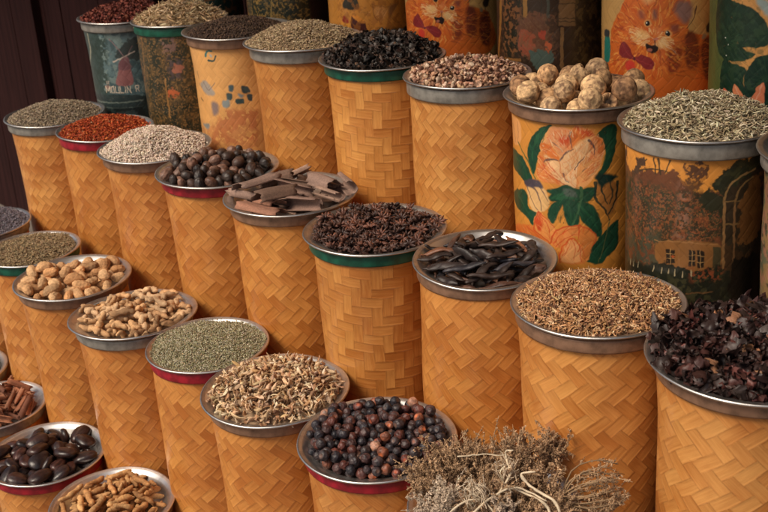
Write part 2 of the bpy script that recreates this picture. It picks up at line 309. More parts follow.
def make_basket(k):
    M, base, h, r = slot(k); b0 = rb(k); b = bt(k)
    top = -.0090; bot = -h + .001
    root = bpy.data.objects.new('spice_basket', None); col.objects.link(root); root.empty_display_size = .1
    root.location = (S[k][0], S[k][1], SHELF[k[0]]); tag(root, BL[k], 'basket', 'bamboo spice baskets')
    T = Matrix.Translation((0, 0, h))
    p1, p2, p3 = rng.uniform(0, 6.28, 3)
    wob = lambda a, z: (.0016 * np.sin(2 * a + p1 + z * 3) + .0010 * np.sin(3 * a + p2 + z * 14) + .0006 * np.sin(7 * a + p3 - z * 25)) * np.clip(-z / .05, 0, 1) * (z > bot - 1)
    taper = lambda z: np.interp(-z, [0, .10, .27, h], [b, b * .35 + b0 * .65, b0 * .99, b0 * .965])
    if k in PRINTED:
        V, F, C, uv = PRINTED[k](b, h, taper, top, bot, wob)
        me = mesh('printed_body', V, F, True, C, uv, PRINT)
    else:
        prof = [(b - .006, -.07), (b - .005, top), (b - .001, top + .001)] + [(taper(z), z) for z in np.linspace(top, bot + .004, 34)] + [(taper(bot) - .004, bot), (.01, bot)]
        V, F, uv = lathe(prof, 112, wob)
        me = mesh('woven_body', V, F, True, None, uv, WS if k in ('C6', 'B5') else {'B4': WD2, 'B6': WD2, 'C1': WD2, 'C3': WD2, 'D2': WD2, 'C8': WD3, 'C9': WD3, 'C4': WD3, 'C5': WD3, 'D4': WD3, 'D6': WD3}.get(k, WD))
        V2, F2, _ = lathe([(b - .006, -.07), (.004, -.072)], 32)
    j = random.random() * .10 - .05
    t = TINT.get(k, (1, 1, 1)); t = tuple(c * (1 + j) for c in t)
    bo = obj('woven_body', me, root, T, t)
    hb = .021 if k not in ('B4', 'B6', 'B8') else .026
    prof = [(b + .0012, top - hb - .0005), (b + .0042, top - hb), (b + .0052, top - hb + .003), (b + .0052, top + .000), (b + .0045, top + .0025), (b - .001, top + .0028)]
    V, F, uv = lathe(prof, 112)
    obj('rim_band', mesh('rim_band', V, F, True, mat=BANDM[BAND.get(k, 'grey')]), root, T)
    if k[0] == 'A': return root
    # tray, lifted out on its own
    d = DEPTH.get(k, .028); s = b - .006
    prof = [(.004, -d - .0012), (s - .012, -d - .001), (s - .002, -d + .006), (s + .0005, -.0105), (b - .003, -.0072), (b + .0035, -.0052), (.955 * r, -.0024), (.985 * r, -.0015), (r - .0004, -.0026), (r + .0008, -.0008), (r + .0002, .0012), (r - .0022, .0022),
            (.972 * r, .0014), (.945 * r, .0006), (.932 * r, -.0002), (.915 * r, -.0022), (b - .003, -.0052), (s - .001, -.0090), (s - .0045, -d + .009), (s - .014, -d + .0012), (s - .05, -d), (.004, -d)]
    V, F, uv = lathe(prof, 128)
    p1, p2 = rng.uniform(0, 6.28, 2); a = np.arctan2(V[:, 1], V[:, 0]); rr = np.hypot(V[:, 0], V[:, 1])
    V[:, 2] += (.0007 * np.sin(2 * a + p1) + .0004 * np.sin(5 * a + p2)) * np.clip(rr / r, 0, 1) ** 3
    to = obj('metal_tray', mesh('metal_tray', V, F, True, mat=STEEL)); to.matrix_world = M
    tag(to, 'round dull steel tray holding ' + CONT[k] if k != 'B9' else 'round steel tray cut off by the right edge of the picture', 'tray', 'steel trays on the baskets')
    return root
PAINT = {
'B7': [
 ('B',(.72,.32,.065)),
 ('P',(.84,.42,.16),2,[(-201,44),(-152,40),(-139,54),(-143,85),(-172,100),(-201,88)]),
 ('L',(.16,.1,.09),2.2,1.3,.8,[(-201,53),(-178,71),(-169,94)]),
 ('L',(.16,.1,.09),2.2,1.3,.7,[(-155,48),(-151,67),(-161,94)]),
 ('P',(.018,.085,.045),2,[(-63,36),(-84,47),(-106,70),(-120,100),(-116,127),(-100,145),(-89,107),(-78,88),(-70,63),(-51,36)]),
 ('P',(.03,.13,.06),3,[(-68,43),(-88,60),(-102,86),(-107,114),(-93,91),(-80,72),(-70,50)]),
 ('L',(.012,.045,.035),1.8,1.3,.8,[(-65,41),(-88,73),(-104,114),(-107,138)]),
 ('P',(.018,.085,.045),2,[(-201,114),(-146,114),(-123,132),(-107,159),(-125,171),(-156,159),(-201,148)]),
 ('L',(.03,.13,.06),4.5,2.6,.7,[(-201,127),(-143,130),(-120,163)]),
 ('L',(.12,.17,.05),4.0,3.9,.9,[(-154,90),(-123,118),(-98,154)]),
 ('P',(.018,.085,.045),2,[(79,40),(55,39),(36,57),(49,68),(59,100),(50,122),(37,144),(57,135),(74,109),(81,73)]),
 ('L',(.03,.13,.06),6.3,3.4,.6,[(70,45),(63,80),(55,119)]),
 ('P',(.84,.42,.16),2,[(-82,80),(-70,57),(-54,38),(-34,38),(-15,42),(-2,35),(13,38),(31,53),(46,60),(55,79),(53,102),(43,128),(31,147),(18,160),(-4,166),(-30,161),(-51,156),(-77,156),(-93,146),(-91,125),(-82,102)]),
 ('P',(.72,.22,.05),5,[(-93,139),(-84,110),(-69,117),(-51,138),(-37,157),(-51,156),(-77,156)]),
 ('P',(.74,.28,.08),3,[(-89,110),(-74,91),(-69,117),(-47,152),(-65,156),(-85,144)]),
 ('P',(.72,.22,.05),4,[(-82,79),(-65,74),(-47,87),(-35,105),(-54,105),(-74,94)]),
 ('P',(.8,.36,.16),4,[(-54,41),(-15,42),(-15,82),(-34,96),(-51,74),(-65,73)]),
 ('P',(.62,.1,.03),8,[(-37,60),(-18,55),(-19,72),(-34,74)]),
 ('P',(.72,.22,.05),4,[(-9,39),(16,39),(29,53),(17,57),(-2,68),(-15,82)]),
 ('L',(.62,.1,.03),5.4,2.6,.7,[(-2,37),(7,45),(10,57)]),
 ('P',(.62,.1,.03),6,[(10,42),(26,46),(31,55),(13,52)]),
 ('P',(.8,.38,.16),3,[(31,57),(46,61),(54,80),(52,102),(37,114),(17,126),(23,96),(26,73)]),
 ('P',(.72,.22,.05),5,[(36,60),(49,65),(54,85),(46,105),(41,81)]),
 ('P',(.9,.56,.29),3,[(-37,106),(-11,82),(17,60),(26,69),(17,99),(2,122),(-1,163),(-24,158),(-34,137)]),
 ('P',(.84,.42,.16),3,[(2,125),(24,109),(50,102),(42,128),(27,148),(8,163),(-1,163)]),
 ('P',(.9,.56,.29),3,[(-65,113),(-40,110),(-30,136),(-14,159),(-37,151),(-58,133)]),
 ('L',(.62,.1,.03),4.0,1.7,.8,[(-74,118),(-65,137),(-37,151),(-24,158)]),
 ('L',(.62,.1,.03),3.1,1.3,.7,[(-69,107),(-51,128),(-34,143)]),
 ('L',(.72,.22,.05),2.2,1.3,.8,[(-5,135),(2,152),(-3,164)]),
 ('L',(.16,.1,.09),4.0,1.3,.85,[(-35,106),(-21,87),(-7,82)]),
 ('L',(.16,.1,.09),5.4,1.7,.8,[(-71,113),(-54,107),(-37,108)]),
 ('L',(.16,.1,.09),3.1,1.3,.8,[(-5,124),(6,108),(14,97)]),
 ('L',(.16,.1,.09),3.6,1.3,.8,[(-30,135),(-26,145),(-19,153)]),
 ('L',(.16,.1,.09),4.5,1.7,.8,[(-14,47),(-15,62),(-11,82)]),
 ('L',(.16,.1,.09),6.3,1.7,.85,[(23,64),(31,75),(35,95)]),
 ('L',(.16,.1,.09),2.2,.9,.7,[(26,86),(36,100)]),
 ('L',(.16,.1,.09),2.7,1.3,.7,[(-51,71),(-37,80),(-31,89)]),
 ('L',(.16,.1,.09),1.8,.9,.6,[(11,129),(24,119)]),
 ('L',(.8,.3,.12),2.2,.9,.6,[(-30,113),(-8,98),(17,69)]),
 ('L',(.8,.3,.12),2.2,.9,.6,[(-24,122),(-5,108),(8,88)]),
 ('L',(.8,.3,.12),2.2,.9,.6,[(-17,136),(-5,118)]),
 ('L',(.8,.34,.14),2.2,.9,.6,[(8,152),(30,130),(46,108)]),
 ('L',(.8,.34,.14),2.2,.9,.6,[(5,142),(24,119),(37,114)]),
 ('F',[(.74,.22,.06),(.9,.66,.42),(.7,.14,.04)],70,[(-76,81),(-47,47),(-9,45),(-8,78),(-37,103),(-69,107)],(-21,112),20,2.3,11),
 ('F',[(.76,.3,.1),(.93,.72,.48),(.8,.36,.14)],90,[(-37,106),(17,62),(23,99),(2,159),(-27,153)],(-4,176),25,1.7,12),
 ('F',[(.74,.24,.07),(.88,.58,.32),(.66,.16,.05)],80,[(17,102),(29,60),(53,79),(50,105),(31,143),(8,156)],(-14,163),25,2.0,13),
 ('F',[(.66,.12,.03),(.86,.5,.24)],60,[(-89,107),(-61,106),(-34,150),(-47,155),(-85,147)],(-20,163),23,2.3,14),
 ('F',[(.66,.12,.03),(.86,.45,.2)],40,[(-5,36),(29,40),(46,61),(17,59),(-8,68)],(-8,88),17,2.0,15),
 ('L',(.16,.1,.09),2.7,.9,.6,[(-32,103),(-19,88),(-8,83)]),
 ('L',(.16,.1,.09),4.0,1.3,.7,[(-69,112),(-56,107),(-42,108)]),
 ('L',(.16,.1,.09),4.0,1.3,.7,[(23,64),(31,75),(35,95)]),
 ('L',(.16,.1,.09),2.7,.9,.7,[(-30,135),(-26,145),(-19,153)]),
 ('L',(.16,.1,.09),2.2,.9,.7,[(-5,124),(6,108),(14,97)]),
 ('L',(.7,.24,.08),2.2,1.3,.8,[(-37,108),(-32,137),(-1,163)]),
 ('L',(.7,.24,.08),1.8,.9,.7,[(25,69),(17,99),(2,122),(-1,159)]),
 ('F',[(.035,.15,.07),(.01,.05,.03)],50,[(-63,37),(-106,70),(-120,100),(-112,126),(-91,111),(-72,67)],(-107,156),20,2.0,16),
 ('F',[(.035,.15,.07),(.01,.05,.03)],40,[(77,41),(39,57),(57,99),(44,138),(68,118)],(37,151),20,2.0,17),
 ('P',(.018,.085,.045),3,[(-65,178),(-37,163),(-4,168),(31,164),(51,146),(51,180)]),
 ('P',(.018,.085,.045),3,[(-201,213),(-144,187),(-123,195),(-119,221),(-93,228),(-106,257),(-131,242),(-181,236)]),
 ('L',(.03,.13,.06),4.5,2.2,.7,[(-164,204),(-137,221),(-108,241)]),
 ('P',(.8,.5,.22),2,[(-124,172),(-102,160),(-79,165),(-62,188),(-64,210),(-79,223),(-103,226),(-118,205)]),
 ('L',(.16,.1,.09),5.4,2.2,.85,[(-121,168),(-98,178),(-85,196),(-81,220)]),
 ('L',(.16,.1,.09),4.5,1.7,.8,[(-102,162),(-79,174),(-65,196)]),
 ('L',(.16,.1,.09),3.6,1.7,.8,[(-124,174),(-110,199),(-91,221)]),
 ('P',(.1,.08,.1),4,[(-133,166),(-89,155),(-75,170),(-98,173),(-124,178)]),
 ('P',(.018,.085,.045),3,[(-63,189),(-47,169),(-24,158),(2,166),(31,162),(35,181),(18,194),(-14,190),(-47,197)]),
 ('P',(.03,.13,.06),3,[(-58,188),(-34,176),(-7,183),(-1,190),(-37,192)]),
 ('P',(.1,.14,.11),5,[(-30,167),(-8,168),(-1,183),(-24,182)]),
 ('P',(.018,.085,.045),3,[(-27,191),(-54,201),(-67,226),(-52,243),(-37,213)]),
 ('P',(.018,.085,.045),3,[(-30,191),(-9,190),(4,214),(3,244),(-18,244),(-28,216)]),
 ('L',(.03,.13,.06),6.3,2.6,.6,[(-19,194),(-14,218),(-12,239)]),
 ('P',(.018,.085,.045),3,[(-7,190),(20,194),(42,215),(55,250),(53,274),(32,258),(12,235),(-1,214)]),
 ('L',(.03,.13,.06),5.4,2.2,.6,[(2,197),(25,222),(49,263)]),
 ('L',(.06,.15,.07),6.3,4.3,.95,[(8,163),(8,190),(1,218),(-10,244)]),
 ('P',(.5,.22,.06),4,[(37,154),(65,151),(88,166),(89,201),(72,227),(52,204)]),
 ('L',(.012,.045,.035),7.2,2.2,.9,[(37,154),(39,185),(59,212),(74,238)]),
 ('L',(.012,.045,.035),6.3,2.2,.9,[(54,143),(51,169),(66,203)]),
 ('L',(.012,.045,.035),6.3,2.2,.9,[(88,159),(85,193),(70,224)]),
 ('L',(.012,.045,.035),4.5,2.2,.8,[(68,152),(77,181),(70,203)]),
 ('P',(.012,.045,.035),6,[(37,137),(64,137),(88,148),(65,158),(47,162)]),
 ('P',(.018,.085,.045),3,[(93,242),(60,265),(33,293),(24,325),(54,332),(72,317),(94,297)]),
 ('L',(.15,.16,.06),2.7,2.2,.8,[(72,235),(64,283),(50,328)]),
 ('P',(.72,.22,.05),3,[(-201,287),(-114,259),(-90,272),(-67,290),(-109,292),(-201,318)]),
 ('P',(.8,.34,.1),3,[(-89,225),(-69,235),(-49,257),(-60,289),(-92,271),(-104,247)]),
 ('P',(.62,.1,.03),6,[(-101,246),(-85,230),(-79,259),(-90,265)]),
 ('P',(.78,.3,.09),3,[(-58,287),(-47,260),(-18,247),(8,245),(3,265),(-17,273),(-38,296)]),
 ('P',(.74,.27,.07),3,[(6,242),(43,270),(33,293),(22,327),(-33,328),(-37,302),(-13,271),(3,285)]),
 ('P',(.84,.42,.17),4,[(-31,305),(-13,276),(10,296),(7,324),(-30,326)]),
 ('F',[(.66,.13,.03),(.84,.4,.15),(.72,.22,.05)],90,[(-201,288),(-114,261),(-89,229),(-51,257),(-20,250),(6,246),(39,269),(23,325),(-33,326),(-69,285)],(-36,374),20,2.3,18),
 ('F',[(.035,.15,.07),(.01,.05,.03)],90,[(-61,188),(-37,161),(31,167),(53,250),(53,271),(-1,239),(-27,243),(-65,227)],(-8,166),20,2.0,19),
 ('F',[(.03,.12,.06),(.01,.05,.03)],60,[(91,243),(33,293),(26,325),(72,317)],(27,343),23,2.0,20),
 ('L',(.06,.15,.07),6.3,4.3,.95,[(8,163),(8,190),(1,218),(-10,244)]),
 ('L',(.62,.1,.03),4.0,2.6,.85,[(-89,225),(-98,242),(-103,265),(-92,271),(-60,289)]),
 ('L',(.62,.1,.03),3.6,2.2,.8,[(-89,225),(-69,235),(-51,253)]),
 ('L',(.62,.1,.03),4.0,2.2,.85,[(-58,287),(-47,260),(-18,247),(8,245)]),
 ('L',(.62,.1,.03),4.0,2.2,.8,[(-37,327),(-35,301),(-13,273),(5,288),(10,324)]),
 ('L',(.62,.1,.03),3.6,2.2,.7,[(6,244),(26,254),(43,270),(34,293)]),
 ('L',(.62,.1,.03),4.0,2.2,.8,[(-201,287),(-187,309),(-109,292),(-67,290)]),
 ('L',(.62,.1,.03),3.6,1.3,.8,[(-185,285),(-139,287),(-109,290)]),
 ('L',(.62,.1,.03),3.1,1.3,.7,[(-125,266),(-99,274),(-79,288)]),
 ('L',(.62,.1,.03),3.6,1.3,.7,[(-85,230),(-65,252),(-60,280)]),
 ('L',(.62,.1,.03),3.1,1.3,.7,[(-51,286),(-30,261),(3,249)]),
 ('L',(.62,.1,.03),3.1,1.3,.7,[(-47,292),(-27,275),(0,263)]),
 ('L',(.62,.1,.03),2.7,1.3,.6,[(-12,274),(-3,296),(-6,321)]),
 ('L',(.62,.1,.03),2.7,1.3,.5,[(-30,312),(-18,293),(-13,278)]),
 ('L',(.62,.1,.03),4.5,1.7,.7,[(3,246),(4,263),(1,276)]),
 ('L',(.62,.1,.03),2.2,1.3,.5,[(11,296),(20,314)]),
],
'B8': [
 ('B',(.085,.045,.02)),
 ('p',(.74,.33,.07),8,[(-200,36),(136,12),(159,149),(-200,174)]),
 ('P',(.17,.065,.028),5,[(-200,60),(-168,78),(-119,75),(-79,63),(-43,60),(-24,75),(-6,93),(19,96),(48,105),(61,196),(-200,250)]),
 ('N',(.27,.09,.035),70,.56,.7,[(-200,88),(51,102),(57,187),(-200,242)],1),
 ('N',(.045,.038,.02),44,.5,.9,[(-200,88),(51,94),(57,187),(-200,242)],2),
 ('N',(.055,.06,.03),60,.58,.8,[(-200,88),(51,94),(57,187),(-200,242)],3),
 ('N',(.36,.19,.13),50,.48,.75,[(-31,80),(-11,93),(-10,139),(-15,186),(-37,189),(-30,133)],14),
 ('N',(.36,.14,.05),110,.64,.6,[(-125,92),(44,105),(49,186),(-200,242)],4),
 ('P',(.13,.06,.03),6,[(-24,38),(-8,46),(9,38),(21,60),(4,78),(-16,65)]),
 ('P',(.16,.075,.03),6,[(-15,71),(4,73),(-6,93),(-16,90)]),
 ('N',(.62,.27,.055),60,.66,.8,[(-26,38),(19,36),(21,77),(-24,79)],5),
 ('L',(.05,.04,.02),3.4,2.2,.9,[(-119,73),(-83,60),(-50,63)]),
 ('L',(.05,.04,.02),3.0,2.2,.9,[(-126,73),(-98,46)]),
 ('L',(.05,.04,.02),3.4,3.0,.9,[(-81,40),(-77,69)]),
 ('L',(.05,.04,.02),4.1,3.4,.9,[(-72,40),(-67,68)]),
 ('L',(.05,.04,.02),3.0,3.0,.9,[(-49,40),(-57,65)]),
 ('P',(.09,.05,.03),6,[(-200,52),(-164,47),(-169,70),(-200,84)]),
 ('P',(.1,.055,.03),6,[(-120,56),(-103,42),(-108,68),(-144,94)]),
 ('P',(.04,.04,.02),5,[(9,104),(22,89),(37,104),(52,117),(46,139),(13,123)]),
 ('P',(.028,.034,.018),5,[(44,101),(30,80),(48,56),(78,41),(124,41),(146,75),(108,75),(74,93),(56,114)]),
 ('N',(.07,.07,.03),40,.55,.8,[(28,81),(78,41),(127,44),(131,75),(52,109)],6),
 ('P',(.05,.035,.02),5,[(52,109),(73,82),(145,71),(182,229),(57,195)]),
 ('P',(.24,.11,.035),10,[(86,145),(99,86),(132,79),(152,186),(95,202)]),
 ('L',(.36,.22,.09),4.1,4.1,.9,[(54,111),(58,91),(74,74),(112,61)]),
 ('L',(.3,.18,.07),3.7,3.7,.9,[(75,116),(82,93),(108,77)]),
 ('L',(.34,.2,.08),5.2,5.2,.9,[(52,109),(56,195)]),
 ('L',(.3,.17,.07),4.5,4.5,.9,[(74,114),(78,198)]),
 ('L',(.3,.18,.07),2.6,2.6,.8,[(52,115),(84,118)]),
 ('L',(.3,.18,.07),2.6,2.6,.8,[(55,159),(83,161)]),
 ('L',(.45,.25,.1),1.5,1.5,.6,[(-197,157),(-143,170),(-126,197)]),
 ('N',(.07,.075,.045),30,.42,.9,[(-180,214),(-61,179),(-58,251),(-170,286)],7),
 ('P',(.27,.125,.04),3,[(-65,197),(44,193),(47,245),(-58,249)]),
 ('L',(.38,.2,.08),2.2,1.9,.8,[(-75,198),(-22,192),(46,195)]),
 ('p',(.03,.02,.012),1,[(-51,211),(-33,209),(-32,237),(-50,239)]),
 ('L',(.5,.3,.12),1.2,1.1,.9,[(-42,209),(-41,239)]),
 ('L',(.5,.3,.12),1.2,1.1,.9,[(-50,219),(-33,217)]),
 ('L',(.5,.3,.12),1.2,1.1,.9,[(-50,229),(-32,227)]),
 ('E',(.5,.12,.03),.8,-36,223,4,4,.3),
 ('p',(.03,.02,.012),1,[(-9,207),(3,207),(5,239),(-8,239)]),
 ('L',(.5,.3,.12),1.2,1.1,.9,[(-9,217),(4,217)]),
 ('L',(.5,.3,.12),1.2,1.1,.9,[(-8,228),(4,228)]),
 ('L',(.5,.3,.12),1.2,1.1,.9,[(-3,207),(-1,239)]),
 ('p',(.03,.02,.012),1,[(7,207),(20,208),(21,241),(9,240)]),
 ('L',(.5,.3,.12),1.2,1.1,.9,[(7,218),(20,218)]),
 ('L',(.5,.3,.12),1.2,1.1,.9,[(8,229),(21,229)]),
 ('L',(.5,.3,.12),1.2,1.1,.9,[(13,207),(15,241)]),
 ('p',(.08,.065,.03),1,[(35,201),(52,203),(54,244),(37,242)]),
 ('L',(.3,.15,.06),1.9,1.9,.8,[(-25,205),(-24,241)]),
 ('P',(.022,.024,.014),6,[(-200,295),(-58,243),(2,246),(60,245),(66,340),(-200,406)]),
 ('N',(.07,.065,.03),36,.55,.8,[(-170,286),(60,245),(66,331),(-161,378)],8),
 ('N',(.3,.08,.03),50,.62,.8,[(-6,243),(60,245),(54,268),(-1,267)],9),
 ('L',(.5,.4,.24),2.6,1.1,.8,[(-151,271),(-150,259)]),
 ('L',(.5,.4,.24),2.6,1.1,.8,[(-136,269),(-135,257)]),
 ('L',(.5,.4,.24),2.6,1.1,.8,[(-119,266),(-118,255)]),
 ('L',(.5,.4,.24),2.6,1.1,.8,[(-77,260),(-76,249)]),
 ('L',(.5,.4,.24),2.6,1.1,.8,[(-60,259),(-59,248)]),
 ('L',(.5,.4,.24),2.6,1.1,.8,[(-46,259),(-45,248)]),
 ('L',(.5,.4,.24),2.6,1.1,.8,[(-32,259),(-32,248)]),
 ('L',(.5,.4,.24),2.6,1.1,.8,[(-17,260),(-17,250)]),
 ('L',(.5,.4,.24),2.6,1.1,.8,[(-2,257),(-2,246)]),
 ('L',(.2,.1,.04),3.0,3.0,.7,[(-10,294),(40,290)]),
 ('L',(.36,.2,.08),5.2,4.5,.85,[(53,126),(59,245)]),
 ('L',(.3,.16,.07),4.5,3.7,.85,[(74,129),(87,327)]),
 ('L',(.3,.18,.07),2.6,2.6,.7,[(55,159),(88,162)]),
 ('P',(.012,.009,.006),10,[(84,233),(200,267),(200,402),(95,362)]),
],
'A6': [
 ('B',(.6,.36,.13)),
 ('P',(.66,.17,.03),3,[(-135,232),(-127,204),(-111,182),(-97,157),(-85,130),(-56,106),(-17,98),(18,109),(48,136),(59,162),(57,214),(81,221),(133,246),(158,351),(-134,346)]),
 ('P',(.2,.045,.02),8,[(52,218),(73,217),(87,250),(86,293),(63,293),(50,256)]),
 ('P',(.17,.04,.02),8,[(94,238),(136,248),(146,328),(104,313)]),
 ('P',(.28,.06,.02),8,[(14,253),(40,245),(42,288),(19,300)]),
 ('F',[(.8,.28,.05),(.56,.1,.02),(.36,.06,.02),(.84,.42,.11),(.62,.13,.02)],380,[(-132,235),(-106,178),(-78,123),(-17,102),(48,142),(55,217),(42,285),(-29,317),(-129,324)],(-22,221),31,4.6,1),
 ('F',[(.34,.07,.02),(.66,.24,.05),(.5,.13,.03)],130,[(10,220),(133,247),(142,327),(13,310)],(-185,262),31,3.0,2),
 ('E',(.88,.58,.26),.85,-46,221,22,13,.5),
 ('E',(.88,.58,.26),.8,1,237,17,14,.5),
 ('E',(.86,.5,.2),.7,-35,140,20,20,.6),
 ('E',(.72,.24,.07),.8,-13,212,15,13,.5),
 ('F',[(.92,.66,.34),(.8,.42,.14)],150,[(-75,207),(-23,207),(23,227),(14,253),(-66,236)],(-15,227),22,2.0,3),
 ('P',(.3,.16,.13),10,[(23,166),(35,149),(59,156),(64,175),(51,197),(34,183)]),
 ('L',(.1,.04,.03),3.1,1.7,.9,[(73,162),(66,189),(53,207)]),
 ('L',(.3,.12,.06),2.2,1.3,.8,[(20,169),(31,150),(48,139)]),
 ('P',(.34,.1,.05),10,[(-56,171),(-47,168),(-40,184),(-52,186)]),
 ('P',(.25,.1,.07),8,[(-22,170),(-14,168),(-14,185),(-22,186)]),
 ('P',(.3,.08,.04),8,[(18,198),(35,200),(32,215),(20,211)]),
 ('E',(.72,.36,.13),.9,-33,196,11,10,.3),
 ('E',(.02,.012,.01),1,-33,196,6,7,.2),
 ('E',(.9,.85,.7),1,-35,194,2,2,.3),
 ('E',(.72,.36,.13),.9,12,217,10,9,.3),
 ('E',(.02,.012,.01),1,12,217,6,6,.2),
 ('E',(.9,.85,.7),1,10,215,2,2,.3),
 ('E',(.55,.22,.15),.9,-15,228,6,4,.3),
 ('L',(.12,.04,.02),2.7,2.2,.9,[(-15,231),(-14,241)]),
 ('P',(.025,.01,.008),2,[(-36,239),(-25,242),(-14,240),(-7,249),(-14,258),(-27,257),(-34,251)]),
 ('E',(.5,.18,.12),.9,-27,252,7,4,.3),
 ('L',(.8,.6,.4),1.2,.8,.6,[(-32,227),(-52,233),(-74,235)]),
 ('L',(.8,.6,.4),1.2,.8,.6,[(-2,233),(17,247),(34,261)]),
 ('L',(.8,.6,.4),1.2,.8,.6,[(-32,231),(-48,242)]),
 ('P',(.26,.028,.03),2,[(-106,260),(-100,245),(-88,238),(-75,251),(-65,268),(-69,274),(-89,273),(-102,268)]),
 ('P',(.26,.028,.03),2,[(-61,272),(-47,264),(-30,266),(-17,276),(-19,290),(-28,295),(-43,288)]),
 ('E',(.12,.02,.025),1,-63,272,5,5,.3),
 ('L',(.42,.07,.06),2.2,1.3,.6,[(-94,246),(-81,260),(-67,270)]),
 ('L',(.42,.07,.06),2.2,1.3,.6,[(-58,272),(-40,278),(-23,284)]),
 ('E',(.62,.055,.035),.95,-73,289,15,14,.3),
 ('P',(.045,.03,.02),4,[(120,176),(133,191),(124,219),(107,221),(102,206),(114,195)]),
 ('L',(.06,.04,.02),2.7,1.7,.8,[(112,221),(114,237)]),
 ('E',(.3,.27,.17),.8,98,228,9,7,.4),
 ('P',(.02,.22,.17),3,[(-161,234),(-143,232),(-138,257),(-140,287),(-169,293),(-168,256)]),
 ('P',(.05,.06,.06),3,[(-167,225),(-143,220),(-143,234),(-164,238)]),
],
'A4': [
 ('B',(.6,.36,.13)),
 ('P',(.66,.17,.03),3,[(-203,242),(-165,210),(-137,188),(-118,164),(-102,138),(-69,115),(-29,109),(5,119),(32,145),(41,170),(35,219),(56,226),(95,247),(99,341),(-203,350)]),
 ('P',(.2,.045,.02),8,[(30,223),(49,222),(59,252),(54,293),(34,294),(25,258)]),
 ('P',(.17,.04,.02),8,[(66,241),(97,249),(95,321),(68,310)]),
 ('P',(.28,.06,.02),8,[(-9,256),(16,248),(15,289),(-7,300)]),
 ('F',[(.8,.28,.05),(.56,.1,.02),(.36,.06,.02),(.84,.42,.11),(.62,.13,.02)],380,[(-188,243),(-131,184),(-93,131),(-29,112),(32,151),(33,222),(15,286),(-57,316),(-203,330)],(-43,225),30,4.4,1),
 ('F',[(.34,.07,.02),(.66,.24,.05),(.5,.13,.03)],130,[(-11,225),(95,248),(93,321),(-14,310)],(-189,248),30,2.8,2),
 ('E',(.88,.58,.26),.85,-68,225,21,12,.5),
 ('E',(.88,.58,.26),.8,-21,241,16,13,.5),
 ('E',(.86,.5,.2),.7,-50,148,19,19,.6),
 ('E',(.72,.24,.07),.8,-33,217,14,13,.5),
 ('F',[(.92,.66,.34),(.8,.42,.14)],150,[(-98,212),(-42,212),(1,232),(-9,256),(-91,240)],(-37,231),20,1.9,3),
 ('P',(.3,.16,.13),10,[(6,174),(19,158),(41,164),(44,183),(30,203),(15,190)]),
 ('L',(.1,.04,.03),3.0,1.6,.9,[(53,170),(45,195),(31,213)]),
 ('L',(.3,.12,.06),2.1,1.2,.8,[(3,177),(14,159),(32,148)]),
 ('P',(.34,.1,.05),10,[(-74,178),(-65,174),(-58,190),(-71,192)]),
 ('P',(.25,.1,.07),8,[(-39,177),(-31,176),(-32,191),(-40,192)]),
 ('P',(.3,.08,.04),8,[(-1,204),(14,206),(11,220),(0,216)]),
 ('E',(.72,.36,.13),.9,-53,201,10,9,.3),
 ('E',(.02,.012,.01),1,-53,202,6,7,.2),
 ('E',(.9,.85,.7),1,-55,199,2,2,.3),
 ('E',(.72,.36,.13),.9,-9,222,9,9,.3),
 ('E',(.02,.012,.01),1,-9,222,6,6,.2),
 ('E',(.9,.85,.7),1,-10,220,2,2,.3),
 ('E',(.55,.22,.15),.9,-36,232,6,4,.3),
 ('L',(.12,.04,.02),2.6,2.0,.9,[(-36,235),(-37,244)]),
 ('P',(.025,.01,.008),2,[(-59,242),(-47,245),(-37,243),(-30,252),(-38,261),(-51,259),(-58,254)]),
 ('E',(.5,.18,.12),.9,-50,255,6,4,.3),
 ('L',(.8,.6,.4),1.2,.8,.6,[(-53,231),(-75,236),(-99,238)]),
 ('L',(.8,.6,.4),1.2,.8,.6,[(-24,237),(-6,250),(9,263)]),
 ('L',(.8,.6,.4),1.2,.8,.6,[(-54,235),(-72,244)]),
 ('P',(.26,.028,.03),2,[(-142,263),(-132,249),(-116,241),(-103,253),(-93,270),(-97,275),(-121,275),(-138,271)]),
 ('P',(.26,.028,.03),2,[(-88,273),(-73,266),(-55,268),(-42,277),(-45,291),(-54,296),(-70,288)]),
 ('E',(.12,.02,.025),1,-91,274,5,4,.3),
 ('L',(.42,.07,.06),2.1,1.2,.6,[(-125,249),(-110,262),(-95,271)]),
 ('L',(.42,.07,.06),2.1,1.2,.6,[(-85,274),(-66,279),(-49,284)]),
 ('E',(.62,.055,.035),.95,-104,290,14,13,.3),
 ('P',(.045,.03,.02),4,[(93,183),(101,196),(92,223),(78,225),(75,211),(86,200)]),
 ('L',(.06,.04,.02),2.6,1.6,.8,[(82,224),(82,240)]),
 ('E',(.3,.27,.17),.8,70,232,8,7,.4),
 ('P',(.02,.22,.17),3,[(-202,238),(-203,240),(-203,265),(-203,292),(-202,292),(-202,257)]),
 ('P',(.05,.06,.06),3,[(-202,228),(-203,229),(-203,242),(-202,241)]),
],
'A5': [
 ('B',(.055,.032,.018)),
 ('N',(.16,.1,.04),30,.56,.8,[(55,105),(154,118),(170,388),(58,366)],1),
 ('N',(.03,.028,.015),20,.5,.9,[(-202,115),(-65,101),(-67,310),(-202,333)],2),
 ('L',(.42,.2,.05),12.8,12.8,.85,[(-152,108),(-161,227),(-186,317)]),
 ('L',(.42,.22,.06),13.6,11.3,.85,[(-66,101),(-67,211)]),
 ('N',(.3,.13,.05),40,.58,.8,[(-150,108),(-78,102),(-80,303),(-160,316)],3),
 ('L',(.36,.17,.05),8.3,8.3,.8,[(-202,327),(-85,316)]),
 ('L',(.3,.17,.07),8.3,8.3,.8,[(25,241),(25,332)]),
 ('p',(.24,.135,.06),3,[(17,160),(57,163),(58,237),(17,233)]),
